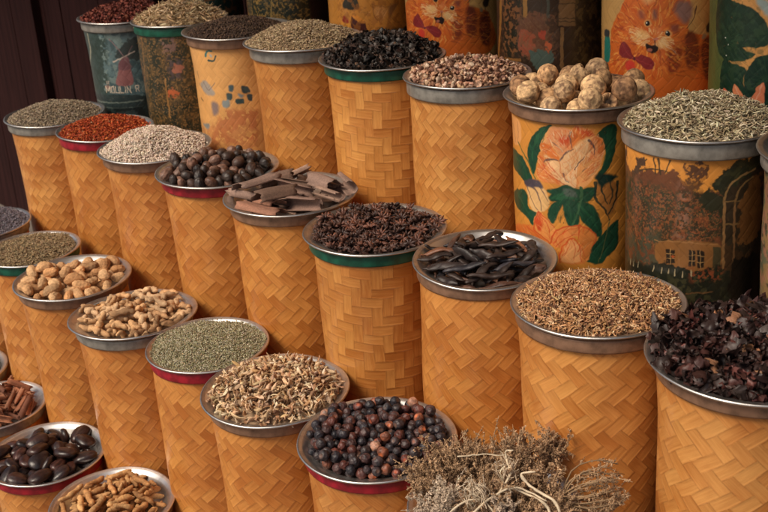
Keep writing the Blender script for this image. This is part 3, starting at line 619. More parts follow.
 ('L',(.07,.04,.02),1.9,1.9,.9,[(17,182),(57,186)]),
 ('L',(.07,.04,.02),1.9,1.9,.9,[(17,216),(57,220)]),
 ('L',(.07,.04,.02),1.9,1.9,.9,[(17,223),(57,227)]),
 ('L',(.06,.03,.02),3.8,3.8,.9,[(16,235),(60,240)]),
 ('P',(.17,.075,.04),6,[(-84,220),(-41,205),(-4,208),(11,229),(15,271),(0,312),(-46,316),(-80,296),(-94,259)]),
 ('P',(.34,.1,.05),14,[(-89,251),(-50,252),(-50,301),(-78,296)]),
 ('P',(.09,.05,.03),14,[(-19,210),(11,229),(15,271),(-4,308),(0,255)]),
 ('N',(.22,.12,.06),60,.62,.6,[(-89,209),(11,207),(11,312),(-90,316)],4),
 ('P',(.42,.08,.04),4,[(-32,247),(-18,246),(-19,266),(-30,265)]),
 ('P',(.5,.13,.05),4,[(-18,273),(-3,274),(-3,291),(-17,289)]),
 ('P',(.1,.14,.115),5,[(-55,296),(3,295),(-2,317),(-12,332),(-46,333)]),
 ('L',(.04,.03,.02),2.3,2.3,.8,[(-24,119),(-25,210)]),
 ('L',(.1,.12,.1),7.5,7.5,.6,[(-11,119),(-9,210)]),
],
'A7': [
 ('B',(.66,.34,.11)),
 ('P',(.12,.15,.045),8,[(-200,63),(-135,55),(-106,343),(-201,367)]),
 ('P',(.01,.045,.024),2,[(-136,118),(-96,128),(-58,136),(-29,154),(-14,177),(-14,210),(-65,218),(-35,230),(-82,247),(-122,241),(-145,184)]),
 ('P',(.01,.045,.024),2,[(-115,252),(-86,252),(-54,259),(-58,285),(-44,333),(-113,344)]),
 ('P',(.008,.038,.024),2,[(-56,284),(-50,255),(-31,234),(-9,227),(29,232),(45,330),(-40,332)]),
 ('L',(.03,.09,.045),1.2,.8,.7,[(-11,280),(-46,319)]),
 ('L',(.03,.09,.045),1.2,.8,.7,[(-11,280),(-56,306)]),
 ('L',(.03,.09,.045),1.2,.8,.7,[(-11,280),(-62,291)]),
 ('L',(.03,.09,.045),1.2,.8,.7,[(-11,280),(-62,274)]),
 ('L',(.03,.09,.045),1.2,.8,.7,[(-11,280),(-57,257)]),
 ('L',(.03,.09,.045),1.2,.8,.7,[(-11,280),(-46,243)]),
 ('L',(.03,.09,.045),1.2,.8,.7,[(-11,280),(-33,233)]),
 ('L',(.03,.09,.045),1.2,.8,.7,[(-11,280),(-18,229)]),
 ('L',(.03,.09,.045),1.2,.8,.7,[(-11,280),(-2,230)]),
 ('L',(.03,.09,.045),1.2,.8,.7,[(-11,280),(12,236)]),
 ('L',(.03,.09,.045),1.2,.8,.7,[(-11,280),(25,247)]),
 ('L',(.03,.09,.045),1.2,.8,.7,[(-106,206),(-105,130)]),
 ('L',(.03,.09,.045),1.2,.8,.7,[(-106,206),(-77,131)]),
 ('L',(.03,.09,.045),1.2,.8,.7,[(-106,206),(-55,141)]),
 ('L',(.03,.09,.045),1.2,.8,.7,[(-106,206),(-38,156)]),
 ('L',(.03,.09,.045),1.2,.8,.7,[(-106,206),(-27,175)]),
 ('L',(.03,.09,.045),1.2,.8,.7,[(-106,206),(-22,197)]),
 ('L',(.03,.09,.045),1.2,.8,.7,[(-106,206),(-24,219)]),
 ('L',(.03,.09,.045),1.2,.8,.7,[(-106,206),(-32,240)]),
 ('L',(.03,.09,.045),1.2,.8,.7,[(-106,206),(-46,258)]),
 ('L',(.03,.09,.045),1.2,.8,.7,[(-106,206),(-66,272)]),
 ('N',(.05,.1,.045),30,.6,.4,[(-144,119),(-20,123),(-6,321),(-120,338)],2),
 ('P',(.66,.16,.08),2,[(-108,306),(-89,312),(-73,325),(-83,332),(-101,325)]),
 ('P',(.7,.26,.12),2,[(-79,293),(-64,302),(-53,321),(-49,333),(-70,336),(-81,309)]),
 ('P',(.7,.24,.12),2,[(-19,283),(-13,297),(-13,322),(-21,330),(-40,332),(-33,302)]),
 ('L',(.8,.45,.3),3.2,1.2,.6,[(-21,289),(-26,310),(-31,327)]),
 ('L',(.8,.45,.3),3.2,1.2,.6,[(-75,299),(-65,314),(-59,330)]),
 ('P',(.6,.12,.07),2,[(-49,333),(-41,320),(-28,331)]),
 ('P',(.35,.42,.4),6,[(-43,124),(-20,123),(-14,157),(-26,146)]),
 ('E',(.7,.7,.6),.9,-108,203,2,2,.3),
 ('E',(.7,.7,.6),.9,-99,215,2,2,.3),
 ('E',(.6,.6,.5),.9,-105,237,2,2,.3),
],
'A3': [
 ('B',(.64,.29,.06)),
 ('P',(.05,.045,.03),3,[(-90,254),(-76,225),(-46,224),(-38,255)]),
 ('P',(.75,.36,.06),3,[(-102,301),(-95,279),(-71,296),(-75,308)]),
 ('P',(.35,.04,.03),4,[(-99,292),(-92,276),(-77,282),(-73,296)]),
 ('P',(.1,.03,.025),2,[(-62,274),(-41,284),(-21,295),(-23,329),(-62,311)]),
 ('P',(.8,.33,.06),3,[(-62,273),(-40,273),(-22,295),(-41,291)]),
 ('L',(.2,.09,.04),2.5,2.1,.8,[(2,245),(5,275),(15,292)]),
 ('L',(.25,.1,.04),2.1,1.8,.7,[(2,245),(30,254),(77,255)]),
 ('P',(.35,.16,.06),10,[(52,255),(82,252),(72,265),(54,287)]),
 ('P',(.72,.36,.12),8,[(8,254),(44,261),(35,285),(14,283)]),
 ('L',(.25,.1,.04),1.8,1.4,.7,[(59,284),(74,301),(93,300)]),
 ('L',(.2,.1,.04),1.4,1.4,.7,[(8,307),(34,310)]),
 ('L',(.2,.1,.04),1.4,1.4,.6,[(-36,265),(-14,264)]),
 ('P',(.12,.08,.04),10,[(33,320),(57,314),(113,329),(118,356),(32,342)]),
 ('P',(.03,.02,.012),6,[(102,324),(128,321),(123,368),(105,364)]),
 ('E',(.6,.16,.05),.9,86,333,5,4,.3),
 ('N',(.4,.16,.04),26,.6,.6,[(-108,199),(139,216),(124,357),(-126,344)],1),
],
'A2': [
 ('B',(.04,.042,.024)),
 ('N',(.28,.18,.06),30,.6,.8,None,1),
 ('N',(.02,.035,.028),16,.5,.8,None,2),
 ('N',(.42,.26,.08),60,.7,.8,None,3),
 ('L',(.4,.17,.05),15.1,15.1,.85,[(-202,238),(-202,326)]),
 ('L',(.1,.04,.025),13.9,13.9,.8,[(-203,239),(-203,327)]),
 ('L',(.35,.24,.08),4.6,4.6,.8,[(-52,229),(-64,315)]),
 ('P',(.06,.03,.02),8,[(77,240),(153,252),(134,354),(74,343)]),
],
'A1': [
 ('B',(.55,.25,.06)),
 ('P',(.015,.11,.1),3,[(-60,267),(30,272),(17,328),(-14,319),(-35,333),(-69,330)]),
 ('P',(.02,.05,.04),5,[(11,270),(192,298),(150,388),(6,365)]),
 ('N',(.3,.12,.04),20,.6,.6,None,2),
],
'B1': [
 ('B',(.13,.2,.21)),
 ('N',(.07,.12,.13),12,.5,.8,None,1),
 ('N',(.24,.31,.29),14,.6,.7,None,2),
 ('P',(.05,.085,.08),8,[(-204,40),(-103,28),(-128,253),(-203,264)]),
 ('L',(.42,.4,.3),7.4,6.2,.8,[(-157,39),(-159,94),(-204,158),(-197,227)]),
 ('N',(.03,.06,.05),36,.5,.9,[(-131,30),(-73,27),(-100,250),(-204,266)],3),
 ('P',(.05,.07,.07),6,[(-52,100),(-3,54),(27,52),(18,118)]),
 ('P',(.34,.15,.145),3,[(-64,192),(-47,143),(-34,116),(-16,114),(-10,145),(-11,194)]),
 ('P',(.22,.1,.11),3,[(-49,143),(-35,110),(-15,108),(-11,145)]),
 ('L',(.62,.52,.44),4.3,3.1,.9,[(-62,121),(-28,107),(10,92)]),
 ('L',(.3,.2,.2),3.1,2.5,.9,[(-66,48),(-40,82),(-23,110)]),
 ('L',(.28,.18,.18),2.5,2.5,.8,[(-26,113),(-6,139)]),
 ('L',(.3,.2,.2),2.5,2.5,.8,[(-20,110),(6,74)]),
 ('E',(.35,.2,.16),.8,-98,202,19,9,.5),
 ('T','LE',(.5,.42,.34),-101,183,7.4,1.9),
 ('T','MOULIN R',(.72,.6,.47),-109,199,19.8,2.5),
 ('P',(.035,.055,.055),3,[(-204,242),(26,235),(17,343),(-203,355)]),
 ('L',(.22,.26,.22),4.9,4.9,.7,[(-204,257),(15,247)]),
 ('L',(.16,.2,.18),3.7,3.7,.7,[(-159,270),(15,266)]),
 ('N',(.012,.02,.02),18,.5,.9,[(-204,272),(22,261),(11,342),(-203,355)],5),
],
'B2': [
 ('B',(.075,.058,.028)),
 ('N',(.17,.105,.04),44,.56,.8,None,1),
 ('N',(.028,.036,.022),14,.52,.9,None,2),
 ('N',(.36,.2,.07),80,.68,.7,None,3),
 ('N',(.3,.18,.15),40,.46,.8,[(-58,31),(-17,30),(-17,73),(-48,85),(-70,65)],7),
 ('N',(.12,.09,.1),40,.4,.8,[(-55,94),(-9,96),(-16,153),(-51,152)],8),
 ('P',(.42,.17,.11),6,[(-37,117),(-14,110),(-11,133),(-34,138)]),
 ('P',(.55,.15,.05),5,[(-62,187),(-32,186),(-33,204),(-62,206)]),
 ('L',(.42,.22,.07),4.7,5.8,.8,[(-67,152),(-69,211),(-68,270)]),
 ('L',(.35,.18,.06),4.7,4.7,.7,[(-145,31),(-159,131),(-204,242)]),
],
'B3': [
 ('B',(.8,.44,.16)),
 ('N',(.55,.19,.08),22,.45,.75,[(-65,197),(36,204),(27,293),(-147,306)],1),
 ('N',(.58,.24,.1),20,.52,.6,[(-203,250),(33,236),(24,325),(-202,343)],2),
 ('L',(.03,.2,.2),5.7,3.8,.95,[(-104,50),(-97,37),(-79,35)]),
 ('L',(.02,.09,.09),6.3,3.8,.95,[(-97,61),(-79,61),(-70,48)]),
 ('E',(.4,.5,.5),.8,-86,48,5,5,.3),
 ('P',(.42,.36,.3),6,[(-146,133),(-118,122),(-89,154),(-111,163),(-136,153)]),
 ('L',(.25,.2,.17),3.8,2.5,.8,[(-130,127),(-113,147),(-85,125)]),
 ('L',(.3,.25,.2),3.2,1.9,.7,[(-158,132),(-126,161)]),
 ('P',(.07,.11,.11),4,[(-50,154),(-35,154),(-39,172),(-52,170)]),
 ('P',(.09,.14,.15),4,[(-40,131),(-28,131),(-32,148),(-42,146)]),
 ('P',(.06,.1,.1),3,[(-26,171),(-4,171),(-4,184),(-24,184)]),
 ('P',(.06,.09,.09),3,[(-5,134),(11,138),(21,154),(3,156),(-5,148)]),
 ('P',(.05,.09,.1),3,[(9,159),(23,161),(21,178),(10,174)]),
 ('P',(.3,.34,.33),5,[(-66,175),(-45,172),(-47,191),(-65,192)]),
 ('P',(.3,.34,.33),5,[(-18,155),(0,160),(-10,168)]),
 ('L',(.04,.03,.02),5.0,3.2,.9,[(-203,205),(-203,220)]),
 ('L',(.06,.04,.02),4.4,3.2,.9,[(-160,177),(-149,183)]),
 ('L',(.1,.05,.03),3.8,2.5,.8,[(-203,150),(-203,174)]),
 ('L',(.12,.06,.03),3.2,2.5,.8,[(-156,99),(-154,118)]),
 ('P',(.3,.22,.2),10,[(-106,181),(-82,185),(-89,212),(-107,217)]),
 ('P',(.4,.2,.12),8,[(-203,224),(-203,232),(-203,245)]),
 ('P',(.3,.3,.27),6,[(-177,256),(-133,247),(-144,265)]),
],
'B9': [
 ('B',(.34,.22,.1)),
 ('N',(.12,.15,.1),12,.5,.8,None,1),
 ('N',(.06,.05,.03),20,.6,.8,None,2),
 ('N',(.45,.22,.14),16,.6,.7,None,3),
],
}
def smooth_poly(p, closed=True, n=5):
    p = np.array(p, float)
    if len(p) < 3: return p
    q = np.concatenate([p[-1:], p, p[:2]]) if closed else np.concatenate([p[:1], p, p[-1:]])
    out = []
    for i in range(1, len(q) - 2):
        for t in np.arange(n) / n:
            out.append(.5 * (2 * q[i] + (q[i + 1] - q[i - 1]) * t + (2 * q[i - 1] - 5 * q[i] + 4 * q[i + 1] - q[i + 2]) * t * t + (3 * q[i] - q[i - 1] - 3 * q[i + 1] + q[i + 2]) * t ** 3))
    if not closed: out.append(p[-1])
    return np.array(out)
def seg_dist(A, a, b):
    d = b - a; L = d @ d + 1e-9; t = np.clip(((A - a) @ d) / L, 0, 1); return np.hypot(*(A - a - t[:, None] * d).T), t
def poly_mask(A, p, soft):
    inside = np.zeros(len(A), bool); dist = np.full(len(A), 1e9)
    for i in range(len(p)):
        a, b = p[i], p[(i + 1) % len(p)]
        c = (a[1] > A[:, 1]) != (b[1] > A[:, 1])
        with np.errstate(all='ignore'): xx = (b[0] - a[0]) * (A[:, 1] - a[1]) / (b[1] - a[1] + 1e-12) + a[0]
        inside ^= c & (A[:, 0] < xx); dist = np.minimum(dist, seg_dist(A, a, b)[0])
    sd = np.where(inside, dist, -dist); return np.clip(.5 + sd / (2 * soft), 0, 1)
FONT = {'M': [[(0, 1), (0, 0), (.5, .75), (1, 0), (1, 1)]], 'O': [[(0, 0), (1, 0), (1, 1), (0, 1), (0, 0)]], 'U': [[(0, 0), (0, 1), (1, 1), (1, 0)]], 'L': [[(0, 0), (0, 1), (1, 1)]], 'I': [[(.5, 0), (.5, 1)]],
        'N': [[(0, 1), (0, 0), (1, 1), (1, 0)]], 'R': [[(0, 1), (0, 0), (1, 0), (1, .5), (0, .5)], [(.4, .5), (1, 1)]], 'E': [[(1, 0), (0, 0), (0, 1), (1, 1)], [(0, .5), (.8, .5)]]}
def vnoise(A, sc, seed, oct=4):
    """value noise on millimetre coordinates; sc = cells per 300 mm"""
    r = np.random.default_rng(seed); out = 0; amp = 1; tot = 0
    for o in range(oct):
        G = r.uniform(size=(257, 257)); P = A * sc / 300. + 31.7 + o * 11; I = np.floor(P).astype(int); F = P - I; F = F * F * (3 - 2 * F); x, y = I[:, 0] % 256, I[:, 1] % 256
        v = (G[x, y] * (1 - F[:, 0]) + G[x + 1, y] * F[:, 0]) * (1 - F[:, 1]) + (G[x, y + 1] * (1 - F[:, 0]) + G[x + 1, y + 1] * F[:, 0]) * F[:, 1]
        out = out + v * amp; tot += amp; amp *= .55; sc *= 2.1
    return (out / tot - .5) * 1.6 + .5
def paint(A, ops, rough=False):
    C = np.zeros((len(A), 3)); A0 = A; A = A + 1.0 * (np.stack([vnoise(A, 30, 1, 2), vnoise(A, 30, 2, 2)], -1) - .5) * 3
    W = A0 + (np.stack([vnoise(A0, 26, 5, 4), vnoise(A0, 26, 6, 4)], -1) - .5) * 16
    def put(m, alpha, c): C[m] = C[m] * (1 - alpha[:, None]) + np.array(c) * alpha[:, None]
    def line(pts, w0, w1, al, c, clip=None):
        p = smooth_poly(pts, False, 4); lo = p.min(0) - w0 - 3; hi = p.max(0) + w0 + 3; m = np.where(((A > lo) & (A < hi)).all(1))[0]
        if clip is not None: m = m[clip[m]]
        if not len(m): return
        best = np.zeros(len(m)); n = len(p) - 1
        for i in range(n):
            d, t = seg_dist(A[m], p[i], p[i + 1]); wd = (w0 + (w1 - w0) * (i + t) / n) / 2; best = np.maximum(best, np.clip((wd + .5 - d) / 1.0, 0, 1) * np.minimum(1, wd / .5))
        put(m, best * al, c)
    for o in ops:
        t = o[0]
        if t == 'B': C[:] = o[1]
        elif t in 'Pp':
            p = smooth_poly(o[3]) if t == 'P' else np.array(o[3], float); s = max(.8, o[2] * .5); lo = p.min(0) - s * 2; hi = p.max(0) + s * 2; B = W if rough and o[2] >= 4 and t == 'P' else A
            m = np.where(((B > lo) & (B < hi)).all(1))[0]
            if len(m): put(m, poly_mask(B[m], p, s if not rough else min(s, 1.5)), o[1])
        elif t == 'L': line(o[5], o[2], o[3], o[4], o[1])
        elif t == 'E':
            q = np.hypot((A[:, 0] - o[3]) / max(o[5], .5), (A[:, 1] - o[4]) / max(o[6], .5)); put(np.arange(len(A)), np.clip((1 - q) / max(o[7], .05) + .0, 0, 1) * o[2], o[1])
        elif t == 'N':
            n = vnoise(A, o[2], o[6] + 50); al = np.clip((n - o[3]) / .07 + .5, 0, 1) * o[4]
            if o[5] is not None: al = al * poly_mask(A, np.array(o[5], float), 8)
            put(np.arange(len(A)), al, o[1])
        elif t == 'F':
            r = np.random.default_rng(o[7]); p = np.array(o[3], float); lo, hi = p.min(0), p.max(0); c = np.array(o[4], float); k = 0
            P = r.uniform(lo, hi, (o[2] * 3, 2)); P = P[poly_mask(P, p, .5) > .5][:o[2]]; clip = poly_mask(A, smooth_poly(p), .5) > .5
            for q in P:
                d = q - c; d = d / (np.linalg.norm(d) + 1e-6); s = np.array([-d[1], d[0]]) * r.normal() * .25; L = o[5] * r.uniform(.5, 1.2)
                line([q, q + (d + s) * L * .5, q + (d + s * 2) * L], o[6] * r.uniform(.5, 1.2), .5, .60, o[1][r.integers(len(o[1]))], clip)
        elif t == 'T':
            x = o[3]; hgt = o[5]
            for ch in o[1]:
                wch = hgt * {'M': .85, 'I': .12}.get(ch, .56)
                if ch == ' ': x += hgt * .55; continue
                for st in FONT[ch]:
                    pts = [(x + a * wch, o[4] + b * hgt) for a, b in st]
                    for u in range(len(pts) - 1): line([pts[u], pts[u + 1]], o[6], o[6], 1.0, o[2])
                x += wch + hgt * .26
    return .97 * C ** 1.12
def printed(k):
    def build(b, h, taper, top, bot, wob):
        x, y = S[k][0], S[k][1]; th0 = math.atan2(-y, -x); n = 460
        a = np.concatenate([np.linspace(-1.55, 1.55, n), np.linspace(1.55, 2 * np.pi - 1.55, 30)[1:]]); z = np.concatenate([np.linspace(top, -.37, 290), np.linspace(-.38, bot, 14)[1:]])
        A, Z = np.meshgrid(a, z); AA = np.where(A > np.pi, A - 2 * np.pi, A)
        r = taper(Z) + wob(A + th0, Z); V = np.stack([r * np.cos(A + th0), r * np.sin(A + th0), Z], -1).reshape(-1, 3)
        C = paint(np.stack([AA.ravel() * b * 1000, -Z.ravel() * 1000], -1), PAINT[k], k in ('B8', 'B1', 'B2', 'A5'))
        na = len(a); nzr = len(z); i = (np.arange(nzr - 1)[:, None] * na + np.arange(na - 1)[None]).ravel(); F = np.stack([i + na, i + na + 1, i + 1, i], -1)
        uv = np.stack([A.ravel() * b, Z.ravel()], -1)
        m0 = len(V); e = np.arange(na) ; ring = lambda r_, z_: np.stack([r_ * np.cos(a + th0), r_ * np.sin(a + th0), np.full(na, z_)], -1)
        V = np.concatenate([V, ring(b - .005, top), ring(b - .006, -.07), ring(.004, -.072)]); C = np.concatenate([C, np.tile([.4, .2, .07], (3 * na, 1))]); uv = np.concatenate([uv, np.zeros((3 * na, 2))])
        for q0, q1 in ((0, m0), (m0, m0 + na), (m0 + na, m0 + 2 * na)):
            e = np.arange(na - 1); F = np.concatenate([F, np.stack([q0 + e, q0 + e + 1, q1 + e + 1, q1 + e], -1)])
        return V, F, C, uv
    return build
for k in PAINT: PRINTED[k] = printed(k)
for k in S: make_basket(k)

# ------------------------------------------------------------ small solids (all triangles)
def tri(F):
    F = np.asarray(F)
    return F if F.shape[1] == 3 else np.concatenate([F[:, [0, 1, 2]], F[:, [0, 2, 3]]])
def ico(n):
    t = (1 + 5 ** .5) / 2
    V = [(-1, t, 0), (1, t, 0), (-1, -t, 0), (1, -t, 0), (0, -1, t), (0, 1, t), (0, -1, -t), (0, 1, -t), (t, 0, -1), (t, 0, 1), (-t, 0, -1), (-t, 0, 1)]
    F = [(0, 11, 5), (0, 5, 1), (0, 1, 7), (0, 7, 10), (0, 10, 11), (1, 5, 9), (5, 11, 4), (11, 10, 2), (10, 7, 6), (7, 1, 8), (3, 9, 4), (3, 4, 2), (3, 2, 6), (3, 6, 8), (3, 8, 9), (4, 9, 5), (2, 4, 11), (6, 2, 10), (8, 6, 7), (9, 8, 1)]
    V = [np.array(v) / np.linalg.norm(v) for v in V]
    for _ in range(n):
        c = {}; G = []
        def mid(a, b):
            q = (min(a, b), max(a, b))
            if q not in c:
                v = V[a] + V[b]; V.append(v / np.linalg.norm(v)); c[q] = len(V) - 1
            return c[q]
        for a, b, d in F:
            x, y, z = mid(a, b), mid(b, d), mid(d, a); G += [(a, x, z), (b, y, x), (d, z, y), (x, y, z)]
        F = G
    return np.array(V), np.array(F)
ICO = [ico(n) for n in range(5)]
def nz(V, f, seed, oct=3):
    """cheap smooth noise, about -1..1"""
    r = np.random.default_rng(seed); out = 0; amp = 1; tot = 0
    for o in range(oct):
        for _ in range(3):
            d = r.normal(size=3); d /= np.linalg.norm(d); q = r.normal(size=3); q /= np.linalg.norm(q)
            out = out + amp * np.sin(V @ d * f + r.uniform(0, 6.28) + 1.5 * np.sin(V @ q * f * .7 + r.uniform(0, 6.28)))
        tot += amp * 1.7; f *= 2.1; amp *= .5
    return out / tot
def tube(P, rad, n=6, cap=True, squash=1.0):
    P = np.asarray(P, float); m = len(P); rad = np.broadcast_to(np.asarray(rad, float), (m,))
    T = np.gradient(P, axis=0); T /= np.linalg.norm(T, axis=1)[:, None] + 1e-9
    a0 = np.array([0, 0, 1.]) if abs(T[0, 2]) < .9 else np.array([1., 0, 0])
    A = []; cur = a0
    for t in T:
        cur = cur - t * (cur @ t); cur = cur / (np.linalg.norm(cur) + 1e-9); A.append(cur)
    A = np.array(A); B = np.cross(T, A); th = np.arange(n) * 2 * np.pi / n
    V = (P[:, None] + rad[:, None, None] * (np.cos(th)[None, :, None] * B[:, None] + squash * np.sin(th)[None, :, None] * A[:, None])).reshape(-1, 3)
    i = (np.arange(m - 1)[:, None] * n + np.arange(n)[None]).ravel(); j = (np.arange(m - 1)[:, None] * n + (np.arange(n)[None] + 1) % n).ravel()
    F = [np.stack([i, j, j + n], -1), np.stack([i, j + n, i + n], -1)]
    if cap:
        V = np.concatenate([V, P[:1], P[-1:]]); a = np.arange(n); b = (a + 1) % n
        F += [np.stack([b, a, np.full(n, m * n)], -1), np.stack([a + (m - 1) * n, b + (m - 1) * n, np.full(n, m * n + 1)], -1)]
    return V, np.concatenate(F)
def spindle(L, W, H=None, n=5, rings=(.12, .35, .65, .88), wid=(.55, 1, 1, .55), bend=0.0, seed=0):
    """seed shape lying along x"""
    H = H or W; r = np.random.default_rng(seed)
    x = np.array((0,) + tuple(rings) + (1,)) - .5
    P = np.stack([x * L, bend * L * (1 - 4 * x * x) * r.choice([-1, 1]), 0 * x], -1)
    V, F = tube(P, np.array((.02,) + tuple(wid) + (.02,)) * W / 2, n, False)
    V[:, 2] *= H / W
    V += r.normal(size=V.shape) * W * .04
    return V, F
def ribbon(L, W, T, curl, twist, seed, n=5):
    """thin curved chip with a real thickness"""
    r = np.random.default_rng(seed); s = np.linspace(-.5, .5, n); a = s * curl
    c = np.stack([np.sin(a) / max(abs(curl), .05) * L, 0 * s, (1 - np.cos(a)) / max(abs(curl), .05) * L], -1)
    w = W / 2 * (1 - .75 * np.abs(2 * s) ** 2.5) * (1 + .25 * r.normal(size=n)); tw = s * twist + r.uniform(-.3, .3)
    side = np.stack([0 * s, np.cos(tw), np.sin(tw)], -1); nrm = np.stack([0 * s, -np.sin(tw), np.cos(tw)], -1)
    rows = [c + side * w[:, None] + nrm * T / 2, c - side * w[:, None] + nrm * T / 2, c - side * w[:, None] - nrm * T / 2, c + side * w[:, None] - nrm * T / 2]
    V = np.stack(rows, 1).reshape(-1, 3); F = []
    for i in range(n - 1):
        for k in range(4):
            F.append((i * 4 + k, i * 4 + (k + 1) % 4, i * 4 + 4 + (k + 1) % 4, i * 4 + 4 + k))
    F += [(3, 2, 1, 0), (n * 4 - 4, n * 4 - 3, n * 4 - 2, n * 4 - 1)]
    return V, tri(F)
def crumple(L, seed, n=6, deep=1.0):
    """a curled dry petal or leaf"""
    r = np.random.default_rng(seed); u, v = np.meshgrid(np.linspace(-1, 1, n), np.linspace(-1, 1, n), indexing='ij')
    rr = np.sqrt(u * u + v * v); k = L / 2
    P = np.stack([u * np.sqrt(1 - .5 * v * v), v * .85 * np.sqrt(1 - .5 * u * u), 0 * u], -1).reshape(-1, 3); rr = np.hypot(P[:, 0], P[:, 1])
    ph = np.arctan2(P[:, 1], P[:, 0]); z = .30 * deep * nz(P * 1.0, 2.4, seed, 2) + .34 * deep * rr ** 2 + .16 * deep * rr ** 2 * np.sin(ph * r.integers(2, 5) + seed)
    P[:, 2] = z; P[:, 0] *= (1 - .25 * deep * r.uniform(0, 1) * np.abs(P[:, 2])); P[:, 1] *= r.uniform(.5, 1)
    P *= k; P += r.normal(size=P.shape) * k * .05
    i = (np.arange(n - 1)[:, None] * n + np.arange(n - 1)[None]).ravel()
    F1 = np.stack([i, i + 1, i + n + 1, i + n], -1); F = tri(F1)
    # thickness
    V2 = P - np.array([0, 0, L * .035]); V = np.concatenate([P, V2])
    return V, np.concatenate([F, F[:, ::-1] + n * n])
def lump(L, W, H, seed, amp=.2, f=2.5, lvl=1):
    V, F = ICO[lvl]; V = V * (1 + amp * nz(V, f, seed, 2))[:, None]
    return V * np.array([L / 2, W / 2, H / 2]), F
def eulers(yaw, tilt, roll):
    cy, sy, ct, st, cr, sr = np.cos(yaw), np.sin(yaw), np.cos(tilt), np.sin(tilt), np.cos(roll), np.sin(roll); n = len(yaw); O = np.zeros(n); I = np.ones(n)
    Z = np.stack([cy, -sy, O, sy, cy, O, O, O, I], -1).reshape(n, 3, 3)
    Y = np.stack([ct, O, st, O, I, O, -st, O, ct], -1).reshape(n, 3, 3)
    X = np.stack([I, O, O, O, cr, -sr, O, sr, cr], -1).reshape(n, 3, 3)
    return Z @ Y @ X
def bowl_z(k, r):
    s = bt(k) - .006; d = DEPTH.get(k, .028); R = S[k][3]
    return np.interp(r, [0, s - .014, s - .0045, s - .001, s + .003, .918 * R, .936 * R, R, R + .001, R + .05], [-d, -d + .0012, -d + .009, -.0090, -.0052, -.0022, -.0002, .002, -.2, -.3])
def pile(k, temps, N, h, fill, pal, jit=.18, layer=.004, tilt=.35, smin=.75, smax=1.2, m='matte', base=None, name='spice_heap', lab='', cat='spice', power=2.0, spill=0, smooth=True, e=-.004, rough=.25, off=(0, 0)):
    """stuff: one mesh, a mound plus many grains lying on it"""
    M, _, _, R = slot(k); RF = fill * R
    rs = np.random.default_rng(abs(hash(k)) % 1000 if False else sum(ord(c) * (i + 3) for i, c in enumerate(k)))
    sd = sum(ord(c) for c in k)
    def top(x, y):
        r = np.hypot(x - off[0], y - off[1]) / RF; q = np.clip(1 - r ** power, 0, 1)
        P = np.stack([x, y, 0 * x], -1)
        return e + h * q + rough * h * .5 * nz(P * 1.0, 42.0, sd, 3) * q ** .5 + .0012 * nz(P, 150., sd + 1, 2)
    # mound surface
    nr, na = 26, 80; rr = np.linspace(0.02, 1.0, nr)[:, None] * RF * np.ones(na)[None]; aa = np.linspace(0, 2 * np.pi, na, endpoint=False)[None] * np.ones(nr)[:, None]
    rr = rr * (1 + .025 * np.sin(3 * aa + sd) + .02 * np.sin(7 * aa + 2 * sd))
    X = (rr * np.cos(aa)).ravel(); Y = (rr * np.sin(aa)).ravel(); Zt = np.maximum(top(X, Y) - layer * .5, bowl_z(k, np.hypot(X, Y)) + .0002)
    V0 = np.stack([X, Y, Zt], -1); i = (np.arange(nr - 1)[:, None] * na + np.arange(na)[None]).ravel(); j = (np.arange(nr - 1)[:, None] * na + (np.arange(na)[None] + 1) % na).ravel()
    F0 = np.concatenate([np.stack([i, i + na, j + na], -1), np.stack([i, j + na, j], -1)])
    V0 = np.concatenate([V0, [[0, 0, top(np.zeros(1), np.zeros(1))[0] - layer * .5]]]); a = np.arange(na); F0 = np.concatenate([F0, np.stack([a, (a + 1) % na, np.full(na, nr * na)], -1)])
    pal = np.array([p[:3] for p in pal], float), np.array([p[3] for p in pal], float)
    base = np.array(base if base is not None else (pal[0] * (pal[1] / pal[1].sum())[:, None]).sum(0) * .55)
    Vs, Fs, Cs = [V0], [F0], [np.broadcast_to(base, V0.shape)]; off_n = len(V0)
    Nt = N + spill; r = RF * np.sqrt(rs.uniform(0, 1, Nt)); an = rs.uniform(0, 2 * np.pi, Nt)
    r = r * (1 + .025 * np.sin(3 * an + sd) + .02 * np.sin(7 * an + 2 * sd))
    if spill: r[N:] = rs.uniform(RF, .93 * R, spill)
    x, y = r * np.cos(an), r * np.sin(an)
    z = top(x, y) + rs.uniform(-.3, 1, Nt) * layer; z = np.maximum(z, bowl_z(k, np.hypot(x, y)) + layer * .3)
    if spill: z[N:] = bowl_z(k, r[N:]) + .0012
    tl = rs.normal(size=Nt) * tilt
    RM = eulers(rs.uniform(0, 6.28, Nt), tl, rs.uniform(0, 6.28, Nt)); sz = rs.uniform(smin, smax, Nt)
    which = rs.integers(0, len(temps), Nt)
    ci = rs.choice(len(pal[1]), Nt, p=pal[1] / pal[1].sum()); C = pal[0][ci] * np.exp(rs.normal(size=(Nt, 1)) * jit) * np.exp(rs.normal(size=(Nt, 3)) * jit * .2)
    pos = np.stack([x, y, z], -1)
    for t, (tv, tf) in enumerate(temps):
        w_ = np.where(which == t)[0]
        if not len(w_): continue
        P = np.einsum('nij,vj->nvi', RM[w_], tv) * sz[w_][:, None, None] + pos[w_][:, None]
        Vs.append(P.reshape(-1, 3)); Fs.append((tf[None] + (off_n + np.arange(len(w_)) * len(tv))[:, None, None]).reshape(-1, 3)); off_n += len(w_) * len(tv)
        Cs.append(np.repeat(C[w_], len(tv), 0))
    o = obj(name, mesh(name, np.concatenate(Vs), np.concatenate(Fs), smooth, np.clip(np.concatenate(Cs), 0, .9), None, SP[m])); o.matrix_world = M
    return tag(o, lab, cat, kind='stuff')

